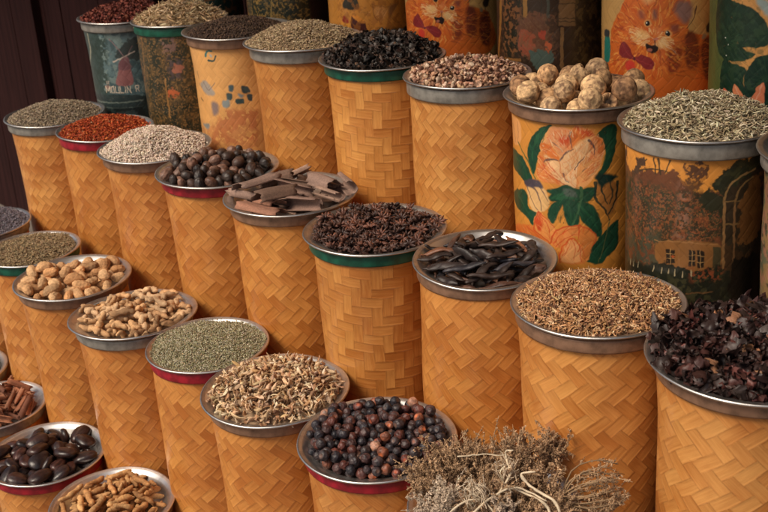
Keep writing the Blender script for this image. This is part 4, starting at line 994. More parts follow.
# ------------------------------------------------------------ heaps of grains, one mesh each
seedT = lambda L, W, H=None, n=4, b=.06, c=5: [spindle(L * (.85 + .08 * i), W, H, n, bend=b, seed=i) for i in range(c)]
pile('C1', seedT(.0085, .0028), 5400, .034, .91, [(.30, .22, .14, 3), (.22, .17, .12, 2), (.40, .32, .22, 1)], spill=25, name='seed_heap', lab='greyish tan seeds heaped in the far left tray')
pile('B4', seedT(.0085, .0027), 6200, .044, .92, [(.42, .30, .17, 3), (.30, .20, .11, 2), (.55, .42, .27, 1)], spill=30, name='seed_heap', lab='tan cumin-like seeds heaped high in a tray')
pile('D1', seedT(.0075, .0026), 5200, .014, .90, [(.30, .20, .10, 3), (.21, .15, .08, 2), (.40, .30, .17, 1)], name='seed_heap', lab='greenish brown seeds spread flat in the tray by the left edge')
pile('D0', seedT(.006, .003), 4200, .012, .95, [(.17, .14, .16, 3), (.10, .09, .11, 2), (.26, .22, .24, 1)], name='bud_heap', lab='grey lavender buds in the tray cut off by the left edge')
pile('E0', seedT(.006, .003), 1500, .006, .85, [(.25, .16, .10, 1)], name='powder_heap', lab='brown powder in the tray at the left border')
pile('B8', [spindle(.0130 * (.75 + .12 * i), .0036, .0022, 4, bend=.10, seed=i) for i in range(6)], 4600, .042, .92, [(.44, .36, .22, 3), (.26, .20, .11, 2), (.62, .54, .38, 1.8), (.20, .14, .08, 1.4)], tilt=.5, layer=.006, name='fennel_heap', lab='pale green fennel seeds heaped in the tray of the garden basket', spill=25)
pile('C3', [lump(.0048, .0042, .0042, i, .12, 2, 1) for i in range(4)], 5800, .052, .915, [(.70, .57, .46, 4), (.56, .43, .33, 2), (.40, .28, .19, .7)], spill=35, name='white_seed_heap', lab='small round white seeds heaped high in a tray', power=1.8)
pile('C2', [crumple(.0062, i, 4) for i in range(5)] + [lump(.005, .004, .003, 9, .3, 3, 0)] , 4600, .030, .91, [(.46, .072, .014, 4), (.32, .042, .010, 3), (.56, .15, .03, 1.3), (.5, .32, .16, .12)], spill=60, name='red_flake_heap', lab='bright red crushed flakes in the red-banded tray')
pile('B1', [crumple(.012, i, 4) for i in range(6)], 2600, .035, .90, [(.20, .045, .028, 4), (.12, .028, .02, 3), (.30, .09, .05, 1)], tilt=.8, layer=.008, name='dark_red_flake_heap', lab='dark red flakes heaped above the windmill basket')
pile('B2', [ribbon(.028 * (.7 + .12 * i), .0034, .0013, .9, 1.2, i) for i in range(6)], 900, .040, .90, [(.52, .36, .20, 3), (.38, .24, .12, 2), (.62, .48, .30, 1)], tilt=.4, layer=.014, name='root_chip_heap', lab='long pale root chips heaped above the green band')
pile('B3', [lump(.0055, .004, .0035, i, .3, 3, 0) for i in range(4)] + seedT(.007, .002)[:2], 4200, .030, .88, [(.060, .032, .020, 4), (.10, .055, .03, 2), (.16, .09, .05, .6)], name='dark_seed_heap', lab='small dark brown seeds in the tray beside the tan seeds')
pile('D4', seedT(.0052, .0021, n=3, c=4), 11000, .016, .92, [(.38, .33, .19, 3), (.24, .22, .11, 2), (.56, .51, .37, 1.6), (.36, .25, .14, .8)], layer=.003, spill=70, name='green_herb_heap', lab='finely crushed grey green herb lying flat in a tray', tilt=.5)
pile('C8', [ribbon(.0145 * (.55 + .14 * i), .0034, .0012, .9, 1.5, i, 4) for i in range(6)] + [lump(.006, .004, .003, i, .35, 3, 0) for i in range(2)], 7000, .028, .915, [(.50, .27, .12, 4), (.33, .155, .065, 3), (.66, .44, .25, 2), (.16, .07, .035, 1.5)], tilt=.55, layer=.007, name='brown_chip_heap', lab='fine brown and tan wood chips filling a wide tray', spill=30)
pile('D5', [ribbon(.025 * (.5 + .12 * i), .0082, .0015, 1.3, 1.6, i, 6) for i in range(8)], 1150, .030, .86, [(.60, .40, .23, 4), (.42, .23, .11, 3), (.72, .55, .37, 2), (.24, .13, .07, 1)], tilt=.55, layer=.013, name='shaving_heap', lab='pale curled bark shavings loosely filling a tray', spill=12)
pile('B6', [lump(.012 * (.6 + .1 * i), .008, .007, i, .5, 3.0, 1) for i in range(5)] + [crumple(.013, i, 4, 2.0) for i in range(4)], 1000, .028, .89, [(.50, .29, .18, 4), (.36, .18, .11, 3), (.66, .46, .33, 2), (.16, .075, .05, 1.5)], tilt=.8, layer=.009, spill=7, name='pinkish_piece_heap', lab='small pinkish brown dried pieces in the grey-banded tray')
pile('B5', [crumple(.017 * (.6 + .1 * i), i, 6, 2.2) for i in range(9)] + [ribbon(.020, .004, .0012, 3.6, 2.5, i, 7) for i in range(7)], 2200, .052, .90, [(.022, .016, .013, 5), (.060, .036, .026, 3), (.17, .09, .055, .5)], tilt=1.0, layer=.014, m='semi', name='dark_leaf_heap', lab='blackish dry curly leaves heaped in the green-banded tray', power=1.5)
pile('C9', [crumple(.024 * (.5 + .12 * i), 20 + i, 7, 2.0) for i in range(9)] + [ribbon(.022, .006, .0012, 3.2, 2.5, i, 7) for i in range(3)], 1800, .036, .90, [(.026, .013, .011, 5), (.055, .020, .016, 3), (.035, .02, .016, 2), (.30, .14, .07, .35), (.15, .05, .04, .6)], tilt=1.1, layer=.016, m='semi', name='dark_petal_heap', lab='dark purple crumpled petals filling the tray at the right edge', power=2.6)

# ------------------------------------------------------------ heaps of single pieces
def drop(k, items, N, Rlim, seed, cen=.0, tries=14, tl=.4, contact=.94, vary=.19):
    """drop pieces one by one; each is a chain of spheres (offsets along x, radius). returns (variant, matrix)"""
    rs = np.random.default_rng(seed); X = np.zeros((0, 3)); Q = np.zeros(0); out = []; M0 = slot(k)[0]
    def need(P, r, ctop):
        f = bowl_z(k, np.hypot(P[:, 0], P[:, 1]) + r * .3) + r * contact
        if len(X):
            d2 = ((P[:, None, :2] - X[None, :, :2]) ** 2).sum(-1); s = ((r[:, None] + Q[None]) * contact) ** 2 - d2
            zz = np.where(s > 0, X[None, :, 2] + np.sqrt(np.maximum(s, 0)), -9).max(1); f = np.maximum(f, zz)
        return f - P[:, 2]
    for n in range(N):
        v = int(rs.integers(len(items))); offs, rad, free = items[v]; best = None; s = rs.uniform(.97 - vary, .97 + vary)
        o = np.zeros((len(offs), 3)); o[:, 0] = np.array(offs) * s; r = np.array(rad) * s
        for _ in range(tries):
            L = abs(o[:, 0]).max() * .6; a = rs.uniform(0, 6.28); rr = (Rlim - r.max() - L * .3) * math.sqrt(rs.uniform()); yaw = rs.uniform(0, 6.28)
            c = np.array([rr * math.cos(a), rr * math.sin(a), 0])
            Rz = Euler((0, 0, yaw)).to_matrix(); P = o @ np.array(Rz).T + c
            if (np.hypot(P[:, 0], P[:, 1]) + r * .6).max() > Rlim: continue
            z = need(P, r, 0); tilt = 0
            if len(offs) > 1:
                tilt = -math.atan2(z[-1] - z[0], o[-1, 0] - o[0, 0]); tilt = max(-tl, min(tl, tilt * .8))
                Rm = Euler((0, tilt, yaw)).to_matrix(); P = o @ np.array(Rm).T + c; z = need(P, r, 0)
            zz = z.max(); sco = zz + cen * rr * rr
            if best is None or sco < best[0]: best = (sco, zz, P, c, yaw, tilt)
        if best is None: continue
        _, zz, P, c, yaw, tilt = best; P = P + np.array([0, 0, zz]); X = np.concatenate([X, P]); Q = np.concatenate([Q, r])
        if free == 2: Rm = Euler((rs.uniform(0, 6.28), rs.uniform(0, 6.28), yaw)).to_matrix()
        elif free == 1: Rm = Euler((rs.uniform(-.25, .25) if rs.uniform() < .7 else rs.uniform(0, 6.28), tilt, yaw)).to_matrix()
        elif free == 3: Rm = Euler((rs.normal() * .5, rs.normal() * .5, yaw)).to_matrix()
        else: Rm = Matrix.Rotation(yaw, 3, 'Z') @ Matrix.Rotation(tilt, 3, 'Y') @ Matrix.Rotation(rs.uniform(0, 6.28), 3, 'X')
        out.append((v, M0 @ Matrix.Translation(c + np.array([0, 0, zz])) @ Rm.to_4x4() @ Matrix.Scale(s, 4)))
    return out
def place(k, name, lab, cat, group, meshes, items, N, Rlim, seed, cols, **kw):
    rs = random.Random(seed); first = {}; res = []
    for v, M in drop(k, items, N, Rlim, seed, **kw):
        if v in first: o = first[v].copy(); col.objects.link(o)
        else: o = obj(name, meshes[v]); tag(o, lab, cat, group); first[v] = o
        o.matrix_world = M; c = rs.choice(cols); j = math.exp(rs.gauss(0, .13)); o.color = (c[0] * j, c[1] * j, c[2] * j, 1); res.append(o)
    return res
def vm(name, V, F, C, m, smooth=True): return mesh(name, V, F, smooth, C, None, SPO[m])
Rk = lambda k: S[k][3]
# nutmegs
ms = []
for i in range(6):
    V, F = ICO[3]; n = nz(V, 7, i, 3); C = np.clip(.5 + .5 * nz(V, 5, i + 40, 3), 0, 1)[:, None] * np.array([.040, .024, .018]) + np.array([.024, .017, .015]); V = V * (1 + (.035 + .02 * (i % 3)) * n + .012 * nz(V, 14, i, 2))[:, None] * np.array([.0150 + .0012 * (i % 3), .0124, .0118])
    ms.append(vm('nutmeg', V, F, C, 'semi'))
place('C4', 'nutmeg', 'dark brown round nutmeg in the heap on the red-banded basket', 'nutmeg', 'nutmegs heaped in the red-banded tray', ms, [([0], [.0126], 2)] * 6, 122, .146, 3, [(1, 1, 1), (1.5, 1.25, 1.1), (.6, .62, .65), (2.4, 1.7, 1.3), (1, .9, .85), (.8, .8, .8), (4.5, 3.6, 3.0)], cen=.9)
# dark berries
ms = []
for i in range(8):
    V, F = ICO[3]; n = nz(V, 5, i + 9, 3); pit = np.clip((V @ np.array([0, 0, 1.]) - .86) / .14, 0, 1)
    C = np.clip(.5 + .6 * nz(V, 4, i + 60, 3), 0, 1)[:, None] * np.array([.035, .020, .016]) + np.array([.018, .016, .019])
    C = C + pit[:, None] * np.array([.12, .06, .03]); V = V * (1 + .085 * n + .03 * nz(V, 11, i, 2) - .22 * pit)[:, None] * np.array([.0098, .0095, .0092]); ms.append(vm('dark_berry', V, F, C, 'semi'))
place('D6', 'dark_berry', 'dark round dried berry in the heap on the red-banded basket', 'berry', 'dark dried berries heaped in a tray', ms, [([0], [.0093], 2)] * 8, 285, .138, 4,
      [(1, .95, 1.0)] * 6 + [(2.6, 1.1, .8)] * 4 + [(5.5, 2.6, 1.4)] * 2 + [(1.7, 1.1, 1.0)] * 5 + [(.6, .68, .85)] * 4 + [(10, 7, 4.5)], cen=.7)
# dried limes
ms = []
for i in range(7):
    V, F = ICO[4]; U = V.copy(); n = nz(V, 3.2, i + 5, 2); fine = nz(V, 9, i + 50, 3); az = np.arctan2(V[:, 1], V[:, 0]); rib = np.abs(np.sin(az * 5 + 1.2 * nz(V, 3, i + 33, 2))) * (1 - V[:, 2] ** 2)
    sp = np.clip(nz(V, 8, i + 80, 3) * 1.3, 0, 1)[:, None]
    C = np.array([.60, .385, .205]) * (1 + .34 * fine)[:, None] * (1 - sp) + sp * np.array([.22, .125, .07])
    amp = .022 if i % 3 else .045
    R1 = 1 + amp * n + .022 * fine - .035 * (1 - rib) * (i % 2) - .015 * np.clip(nz(V, 5, i + 21, 3), 0, 1); C = C * (.78 + .3 * rib)[:, None]
    if i in (1, 4):       # broken open
        d = np.array([.6, -.6, .35 - .6 * (i == 4)]); d /= np.linalg.norm(d); q = np.clip((U @ d - .72 + .08 * nz(U, 7, 3, 2)) / .10, 0, 1)
        R1 = R1 * (1 - .50 * q); C = C * (1 - q[:, None]) + q[:, None] * np.array([.03, .018, .012])
    q = np.clip((U[:, 2] - .93) / .07, 0, 1); R1 = R1 * (1 - .08 * q); C = C * (1 - .6 * q[:, None])
    V = V * R1[:, None] * np.array([.0255, .0245, .0240]); ms.append(vm('dried_lime', V, F, np.clip(C, .01, .8), 'matte'))
place('B7', 'dried_lime', 'tan dried lime in the heap above the tulip basket', 'dried lime', 'dried limes heaped on the tulip basket', ms, [([0], [.0240], 2)] * 7, 31, .152, 5, [(1, 1, 1), (1.15, 1.15, 1.1), (.75, .68, .6), (1.05, .95, .85), (.6, .5, .45)], cen=1.0, tries=80, vary=.09)
# tan knobbly pods
ms = []; it = []
for i in range(7):
    V, F = ICO[3]; L = .024 if i < 5 else .017; ph = np.arctan2(V[:, 2], V[:, 1]); wst = 1 - .16 * np.exp(-(V[:, 0] / .28) ** 2) * (i % 2)
    n = .026 * np.sin(ph * 8 + 2 * np.sin(V[:, 0] * 3)) + .025 * np.sin(V[:, 0] * 16 + np.sin(ph * 3)) + .05 * nz(V, 2.6, i, 2)
    C = np.array([.56, .33, .16]) * (1 + 3.6 * n)[:, None]
    V = V * (1 + n)[:, None]; V = np.stack([V[:, 0] * L, V[:, 1] * wst * .0150, V[:, 2] * wst * .0140 + .004 * (V[:, 0] ** 2)], -1)
    ms.append(vm('knobbly_pod', V, F, np.clip(C, .03, .8), 'matte')); it.append(([-L * .48, 0, L * .48], [.0128, .0142, .0128], 0))
place('D2', 'knobbly_pod', 'tan knobbly dried pod in the heap near the left edge', 'dried pod', 'tan knobbly pods heaped in a tray', ms, it, 58, .150, 6, [(1, 1, 1), (1.12, 1.16, 1.2), (.85, .72, .6), (.95, .9, .85)], cen=.9, tries=30)
# ginger
ms = []; it = []
for i in range(8):
    r = np.random.default_rng(i + 70); L = r.uniform(.044, .068); n = 9
    x = np.linspace(-L / 2, L / 2, n); P = np.stack([x, .008 * np.sin(x * 70 + i), .003 * np.sin(x * 120 + i * 2)], -1)
    rad = .0070 * (1 + .30 * np.sin(x * 330 + i * 3)) * np.clip(1 - (2 * abs(x) / L) ** 6, .35, 1)
    ps = [tube(P, rad, 9)]
    for q in range(r.integers(1, 4)):
        a = P[r.integers(2, 7)]; an = r.uniform(-1, 1) + r.choice([0, 3.14]) + 1.57; l = r.uniform(.012, .024); e2 = a + np.array([math.cos(an) * .4, math.sin(an), r.uniform(-.2, .2)]) * l
        Pq = np.linspace(a, e2, 4); ps.append(tube(Pq, np.array([.0062, .0066, .0058, .0035]), 8))
    V, F = join(ps); V = V + .0009 * nz(V, 380, i, 2)[:, None]; C = np.array([.54, .345, .19]) * (1 + .34 * nz(V, 260, i + 3, 3))[:, None]
    ms.append(vm('ginger_piece', V, F, np.clip(C, .05, .8), 'matte')); it.append(([-L * .35, 0, L * .35], [.0080, .0092, .0080], 1))
place('D3', 'ginger_piece', 'pale knobbly ginger root piece in the heap', 'ginger', 'dried ginger pieces heaped in a tray', ms, it, 84, .145, 7, [(1, 1, 1), (1.12, 1.12, 1.1), (.8, .7, .6), (.95, .85, .72)], cen=1.0)
# turmeric fingers
ms = []; it = []
for i in range(7):
    r = np.random.default_rng(i + 30); L = r.uniform(.048, .080); x = np.linspace(-L / 2, L / 2, 22); b = r.uniform(-5, 5)
    P = np.stack([x, b * x * x + .0012 * np.sin(x * 150), .0008 * np.sin(x * 200 + i)], -1)
    rad = .0064 * (1 + .07 * np.sin(x * 1500) + .12 * np.sin(x * 160 + i)) * np.clip(1.05 - (2 * abs(x) / L) ** 7, .4, 1); V, F = tube(P, rad, 10)
    if i % 3 == 0:
        Pq = np.linspace(P[8], P[8] + np.array([.006, .013, .002]), 4); V, F = join([(V, F), tube(Pq, np.array([.0045, .0045, .004, .0028]), 8)])
    V = V + .0004 * nz(V, 600, i, 2)[:, None]; C = np.array([.46, .25, .10]) * (1 + .3 * nz(V, 240, i + 3, 3) - .15 * np.sign(np.sin(V[:, 0] * 1500)) * .5)[:, None]
    ms.append(vm('turmeric_finger', V, F, np.clip(C, .04, .8), 'matte')); it.append(([-L * .42, -L * .2, 0, L * .2, L * .42], [.0066] * 5, 0))
place('E3', 'turmeric_finger', 'ringed tan turmeric finger in the heap at the bottom edge', 'turmeric', 'turmeric fingers heaped in the bottom tray', ms, it, 110, .134, 8, [(1, 1, 1), (1.15, 1.15, 1.1), (.75, .65, .55), (.95, .85, .75)], cen=2.2)
# big glossy dark seeds
ms = []; it = []
for i in range(5):
    V, F = ICO[3]; rid = np.exp(-(V[:, 1] / .16) ** 2) * (V[:, 2] > 0); n = .03 * nz(V, 3, i, 2) + .01 * nz(V, 9, i + 7, 2)
    C = np.array([.024, .011, .009]) * (1 + .6 * nz(V, 6, i + 2, 3))[:, None] + rid[:, None] * np.array([.02, .009, .006])
    V = V * (1 + n)[:, None]; V = np.sign(V) * np.abs(V) ** .90 * np.array([.0275, .0205, .0115]); V[:, 2] += .0014 * rid; V[:, 1] *= 1 - .25 * V[:, 0] / .0270 * .5
    ms.append(vm('glossy_seed', V, F, np.clip(C, .005, .5), 'gloss')); it.append(([-.013, .0, .013], [.0125, .0135, .0125], 1))
place('E2', 'glossy_seed', 'big glossy dark brown seed in the heap near the lower left corner', 'seed', 'big glossy dark seeds heaped in a tray', ms, it, 54, .140, 9, [(1, 1, 1), (.75, .8, .85), (1.8, 1.4, 1.2), (1.2, 1.1, 1)], cen=1.4)
# cinnamon sticks and bark quills
def quill(L, rad, th, open_, seed, n=14, flare=.1, wob=.05):
    r = np.random.default_rng(seed); m = 9; x = np.linspace(-L / 2, L / 2, m); a = np.linspace(-math.pi + open_ / 2, math.pi - open_ / 2, n)
    def sh(R): 
        rr = R * (1 + flare * np.sin(3 * x / L + seed))[:, None] * (1 + wob * np.sin(a * 3 + seed) - .16 * (a / math.pi) * (1 if seed % 2 else -1))[None]
        return np.stack([x[:, None] + .0045 * (np.sin(a * 4 + seed) + .7 * np.sin(a * 9 + 2 * seed))[None] * np.sign(x)[:, None] * (np.abs(x) > L * .49)[:, None], rr * np.sin(a)[None], rr * np.cos(a)[None] + (0 * x)[:, None]], -1)
    A = sh(rad).reshape(-1, 3); B = sh(rad - th).reshape(-1, 3); V = np.concatenate([A, B]); i = (np.arange(m - 1)[:, None] * n + np.arange(n - 1)[None]).ravel()
    F1 = np.stack([i, i + 1, i + n + 1, i + n], -1); F = [F1, F1[:, ::-1] + m * n]
    e = np.arange(n - 1); F.append(np.stack([e + 1, e, e + m * n, e + 1 + m * n], -1)); e = e + (m - 1) * n; F.append(np.stack([e, e + 1, e + 1 + m * n, e + m * n], -1))
    for cidx in (0, n - 1):
        e = np.arange(m - 1) * n + cidx; q = np.stack([e, e + n, e + n + m * n, e + m * n], -1); F.append(q if cidx == 0 else q[:, ::-1])
    return V, tri(np.concatenate(F))
ms = []; it = []
for i in range(7):
    L = .055 + .006 * i; V, F = quill(L, .0078, .002, (1.0, 2.2, .5, 2.8, 1.4, .9, 3.2)[i], i, 10, .08, .1); C = np.array([.25, .105, .055]) * (1 + .3 * nz(V * np.array([.15, 1, 1]), 700, i, 3))[:, None]
    ms.append(vm('cinnamon_stick', V, F, np.clip(C, .02, .8), 'matte')); it.append(([-L * .45, -L * .2, 0, L * .2, L * .45], [.0072] * 5, 0))
place('E1', 'cinnamon_stick', 'reddish brown cinnamon stick in the heap at the left edge', 'cinnamon', 'cinnamon sticks heaped at the left edge', ms, it, 64, .122, 12, [(1, 1, 1), (1.5, 1.5, 1.5), (.7, .6, .6), (1.25, 1.1, 1)], cen=2.2, tl=.6)
ms = []; it = []
for i in range(8):
    L = (.105, .12, .085, .115, .075, .10, .11, .09)[i]; rad = (.017, .0125, .022, .016, .011, .027, .0030, .0095)[i]; op = (2.0, .9, 3.3, 2.4, 1.2, 3.9, .4, 1.6)[i]
    V, F = quill(L, rad, .0017 if rad > .005 else .003, op, i, 16, .10, .07)
    if op > 3: V[:, 2] -= rad * .4
    C = np.array([.31, .185, .135]) * (1 + .22 * nz(V * np.array([.12, 1, 1]), 420, i, 3) + .12 * nz(V, 90, i, 2))[:, None]
    ms.append(vm('bark_piece', V, F, np.clip(C, .02, .8), 'matte')); q = rad * (.9 if op < 3 else .5); it.append(([-L * .44, -L * .22, 0, L * .22, L * .44], [q] * 5, 0 if op < 3 else 1))
place('C5', 'bark_piece', 'curled pinkish brown bark piece in the heap left of the star anise', 'bark piece', 'curled bark pieces lying in a tray', ms, it, 27, .158, 13, [(1, 1, 1), (1.1, 1.15, 1.15), (.7, .7, .72), (1.05, .82, .7), (.5, .48, .45), (.85, .9, .95)], cen=.9, tl=.35)
# long blackish pods
ms = []; it = []
for i in range(8):
    L = (.075, .060, .085, .06, .05, .08, .045, .065)[i]; r = np.random.default_rng(i + 90); x = np.linspace(-L / 2, L / 2, 14); t = x / L + .5
    P = np.stack([x, r.uniform(-4, 4) * x * x + .002 * np.sin(x * 90 + i), .0025 * np.sin(x * 100 + i)], -1)
    V, F = tube(P, .0088 * np.clip(np.sin(np.pi * np.clip(t, .03, .97)) ** .6, .1, 1) * (1 + .12 * np.sin(x * 260 + i)), 10, True, .55)
    V = V + .0018 * nz(V * np.array([.5, 1, 1]), 380, i, 3)[:, None]; C = np.array([.034, .021, .017]) * (1 + .6 * nz(V * np.array([.3, 1, 1]), 300, i + 2, 3))[:, None]
    ms.append(vm('dark_pod', V, F, np.clip(C, .008, .8), 'semi')); it.append(([-L * .4, -L * .2, 0, L * .2, L * .4], [.0048, .0068, .0072, .0068, .0048], 1))
pods = place('C7', 'dark_pod', 'long wrinkled blackish pod in the heap beside the wood chips', 'dried pod', 'long blackish pods lying in a tray', ms, it, 84, .134, 14, [(1, 1, 1)] * 4 + [(.9, 1.3, 1.9), (.8, .85, .95), (5.0, 3.2, 2.0), (2.0, 1.5, 1.2)], cen=2.0, tl=.5)  # bluish tint among the colours paints a blue-grey sheen on some pods
# star anise
ms = []
for i in range(5):
    ps = []; cs = []; r = np.random.default_rng(i + 11); n = 8
    for q in range(n):
        a = q * 2 * np.pi / n + r.normal() * .1; L = .0170 * r.uniform(.7, 1.1); s = np.linspace(0, 1, 6)
        P = np.stack([(.0015 + L * s) * math.cos(a), (.0015 + L * s) * math.sin(a), .0035 * s ** 2 * r.uniform(.2, 1.4) + .001 * np.sin(s * 3)], -1)
        V, F = tube(P, np.array([.0013, .0022, .0029, .0025, .0013, .0002]), 7, True, 1.15); ps.append((V, F)); cs.append(np.tile(np.array([.074, .034, .024]) * r.uniform(.6, 1.35), (len(V), 1)))
        if r.uniform() < .6:
            c = P[3] + np.array([0, 0, .0024]); V, F = ICO[1]; V = V * np.array([.0024, .0018, .0015]) @ np.array(Matrix.Rotation(-a, 3, 'Z')) + c; ps.append((V, F)); cs.append(np.tile([.10, .035, .015], (len(V), 1)))
    V, F = join(ps); ms.append(vm('star_anise', V, F, np.concatenate(cs), 'semi'))
place('C6', 'star_anise', 'small eight-pointed reddish brown star anise in the heap', 'star anise', 'star anise heaped on the green-banded basket', ms, [([0], [.0084], 3)] * 5, 270, .146, 15, [(1, 1, 1), (1.7, 1.5, 1.4), (.5, .5, .55), (.75, .7, .7)], cen=.8, tries=12, contact=.9)
# ------------------------------------------------------------ bunches of dried plants
def plant(seed, base, aim, size, n, spread, lab, curl=1.0, leaf=1.0, stemc=(.40, .25, .13), leafc=(.40, .255, .145), cage=False):
    r = np.random.default_rng(seed); aim = np.array(aim, float); aim /= np.linalg.norm(aim)
    u = np.cross(aim, [0.3, .2, 1]); u /= np.linalg.norm(u); v = np.cross(aim, u)
    tw = []; cs = []; lf = []; lc = []
    def leafs(P, rate, sz):
        for q in range(len(P) - 1):
            for _ in range(r.poisson(rate)):
                c = P[q] + (P[q + 1] - P[q]) * r.uniform(); V, F = LT[r.integers(len(LT))]
                Rm = eulers(*[r.uniform(0, 6.28, 1) for _ in range(3)])[0]; s = sz * r.uniform(.6, 1.3)
                lf.append(((V * s) @ Rm.T + c + r.normal(size=3) * .0012, F)); lc.append(np.tile(np.array(leafc) * math.exp(r.normal() * .28), (len(V), 1)))
    for i in range(n):
        a = r.uniform(0, 6.28); sp = spread * math.sqrt(r.uniform()) * (1 if not cage else 1); L = size * r.uniform(.7, 1.05); m = 9
        out = u * math.cos(a) + v * math.sin(a); s = np.linspace(0, 1, m)
        if cage:
            sp = spread * r.uniform(.5, 1.0); ang = s * 2.5; P = np.stack([np.array(base) + aim * L * .5 * (1 - math.cos(x)) + out * L * .5 * math.sin(x) * sp for x in ang])
        else:
            P = np.stack([np.array(base) + (aim + out * sp * (x ** .7)) * L * x * (1 - .15 * x) - out * L * .35 * curl * sp * x ** 3 for x in s])
        P = P + np.cumsum(r.normal(size=P.shape), 0) * size * .010
        tw.append(tube(P, np.linspace(.0016, .0007, m) * (1.1 if cage else .8), 5)); cs.append(np.tile(np.array(stemc) * math.exp(r.normal() * .2), (len(tw[-1][0]), 1)))
        if leaf: leafs(P[5:], 5.5 * leaf, 1.0)
        for q in range(3 if not cage else 4):
            k = r.integers(3, m - 1); d = r.normal(size=3) * .7 + (P[k] - P[k - 1]) / (np.linalg.norm(P[k] - P[k - 1]) + 1e-6); d /= np.linalg.norm(d); l = size * r.uniform(.10, .25)
            t = np.linspace(0, 1, 5)[:, None]; cur = r.normal(size=3) * .5
            Q = P[k] + d * l * t + cur * l * t ** 2 * .6
            tw.append(tube(Q, np.linspace(.0008, .0005, 5), 4)); cs.append(np.tile(np.array(stemc) * math.exp(r.normal() * .25), (len(tw[-1][0]), 1)))
            if leaf: leafs(Q[1:], 4.0 * leaf, .9)
    root = bpy.data.objects.new('dried_plant', None); col.objects.link(root); root.location = base; tag(root, lab, 'dried plant', 'dried plant bunches in the bottom tray')
    T = Matrix.Translation(-Vector(base))
    V, F = join(tw); obj('twigs', mesh('twigs', V, F, True, np.clip(np.concatenate(cs), 0, .9), None, SP['matte']), root, T)
    if lf: V, F = join(lf); obj('dry_leaves', mesh('dry_leaves', V, F, False, np.clip(np.concatenate(lc), 0, .9), None, SP['matte']), root, T)
    return root
LT = [crumple(.0055, 200 + i, 3, 1.6) for i in range(3)] + [ribbon(.011, .0018, .0009, 3.4 + .5 * i, 1.5, i, 6) for i in range(4)] + [spindle(.0085, .0018, .0014, 3, bend=.2, seed=i) for i in range(2)]
def thick(root, pts, r0, c):
    P = []; pts = [np.array(p) for p in pts]
    for i in range(len(pts) - 1):
        p0 = pts[max(i - 1, 0)]; p1 = pts[i]; p2 = pts[i + 1]; p3 = pts[min(i + 2, len(pts) - 1)]
        for t in np.linspace(0, 1, 7)[:-1]: P.append(.5 * (2 * p1 + (p2 - p0) * t + (2 * p0 - 5 * p1 + 4 * p2 - p3) * t * t + (3 * p1 - p0 - 3 * p2 + p3) * t ** 3))
    P.append(pts[-1]); P = np.array(P); V, F = tube(P, np.linspace(r0, r0 * .55, len(P)) * (1 + .1 * np.sin(np.arange(len(P)) * 1.3)), 8)
    V += .0007 * nz(V, 420, 3, 3)[:, None]
    o = obj('stalk', mesh('stalk', V, F, True, np.array(c) * (1 + .30 * nz(V, 300, 5, 3))[:, None], None, SP['matte']), root, Matrix.Translation(-root.location)); return o
bush = [((.150, 1.62, .895), (-.05, .1, 1), .118, 46, .6, 'brown dried plant bunch at the back of the tray beside the berries'),
        ((.195, 1.61, .895), (.0, .0, 1), .105, 46, .75, 'short brown dried plant bunch filling the middle of the tray'),
        ((.235, 1.50, .895), (.2, -.3, 1), .095, 40, .9, 'brown dried plant bunch at the front right edge of the tray'),
        ((.225, 1.555, .895), (.05, -.15, 1), .115, 46, .8, 'warm brown dried plant bunch in the middle of the steel tray, before the tallest one'),
        ((.145, 1.505, .895), (-.2, -.2, 1), .105, 46, .9, 'brown dried plant bunch under the pale curved stalks'),
        ((.215, 1.60, .895), (-.1, .05, 1), .150, 46, .55, 'brown feathery dried plant bunch standing tallest in the middle of the tray'),
        ((.130, 1.61, .895), (-.35, .15, 1), .135, 46, .60, 'brown feathery dried plant bunch leaning towards the dark berries'),
        ((.245, 1.645, .895), (.35, .2, 1), .125, 34, .50, 'dried plant bunch with open curling tips before the wood chip basket'),
        ((.185, 1.52, .895), (.25, -.1, 1), .105, 40, .9, 'brown tangled dried plant bunch beside the round cage-like one'),
        ((.085, 1.60, .895), (-.5, -.1, 1), .120, 46, .75, 'brown dried plant bunch overlapping the rim of the berry tray'),
        ((.170, 1.54, .895), (-.15, -.1, 1), .120, 44, .80, 'brown tangled dried plant bunch at the front of the tray')]
for i, (b, a, s, n, sp, l) in enumerate(bush): plant(i + 1, b, a, s * 1.08, n, sp * 1.1, l, leaf=.95, curl=1.3)
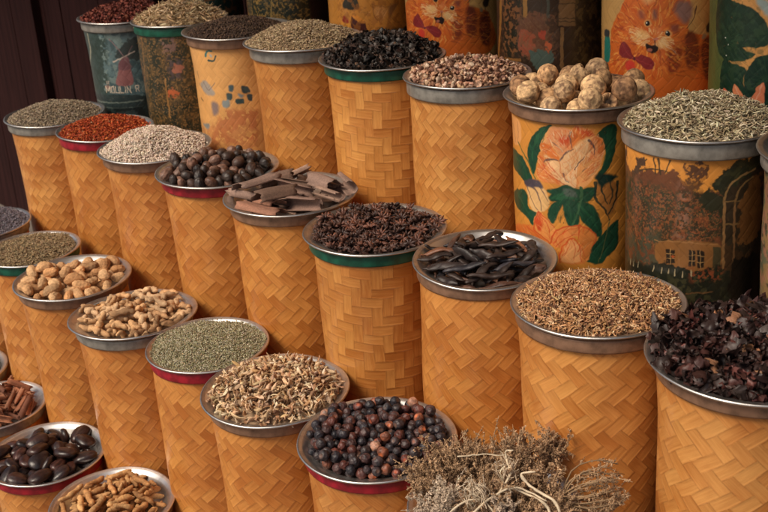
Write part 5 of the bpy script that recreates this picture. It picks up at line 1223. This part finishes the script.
p5 = plant(15, (.105, 1.53, .905), (-.55, -.1, .8), .115, 44, 1.0, 'pale grey tangled dried plant spilling over the left side of the tray', leafc=(.50, .39, .29), stemc=(.50, .39, .27), leaf=1.2, curl=1.5)
p6 = plant(16, (.165, 1.475, .915), (.0, -.2, .8), .085, 40, 1.1, 'pale grey tangled dried plant at the bottom edge of the picture', leafc=(.50, .39, .29), stemc=(.50, .39, .27), leaf=1.2, curl=1.5)
pc = plant(17, (.272, 1.525, .955), (.95, -.02, .22), .110, 30, .95, 'round cage-like dried plant hanging over the right side of the tray', leaf=.5, cage=True, stemc=(.30, .19, .10))
CR = (.66, .54, .38)
thick(p6, [(.165, 1.49, .93), (.160, 1.50, .985), (.182, 1.53, 1.005), (.178, 1.55, 1.035), (.19, 1.54, 1.045)], .0022, CR)
thick(p6, [(.10, 1.57, 1.020), (.14, 1.56, 1.028), (.178, 1.55, 1.030)], .0012, CR)
thick(p6, [(.255, 1.46, .955), (.248, 1.475, .985), (.215, 1.50, .998), (.200, 1.52, 1.012), (.222, 1.515, 1.018)], .0030, CR)
thick(p6, [(.245, 1.45, .95), (.232, 1.475, .982), (.200, 1.50, .990), (.17, 1.51, 1.000)], .0026, CR)
thick(p6, [(.115, 1.46, .985), (.15, 1.49, .993), (.19, 1.50, 1.000), (.235, 1.48, .985)], .0022, CR)
thick(p5, [(.06, 1.46, .96), (.09, 1.48, .985), (.13, 1.49, .990), (.15, 1.47, .975)], .0020, CR)
thick(pc, [(.23, 1.56, .96), (.255, 1.54, .962), (.285, 1.52, .962), (.30, 1.518, .965)], .0018, (.34, .22, .12))

pr = plant(31, (.125, 1.50, .955), (-.1, -.1, 1), .075, 30, 1.6, 'cream coloured leafless root tangle lying on top of the plant bunches', leaf=0, stemc=(.62, .50, .36), curl=2.2)
pr2 = plant(32, (.175, 1.545, .975), (.1, -.1, 1), .065, 20, 1.5, 'small cream root tangle near the longest curved stalk', leaf=0, stemc=(.60, .47, .33), curl=2.2)
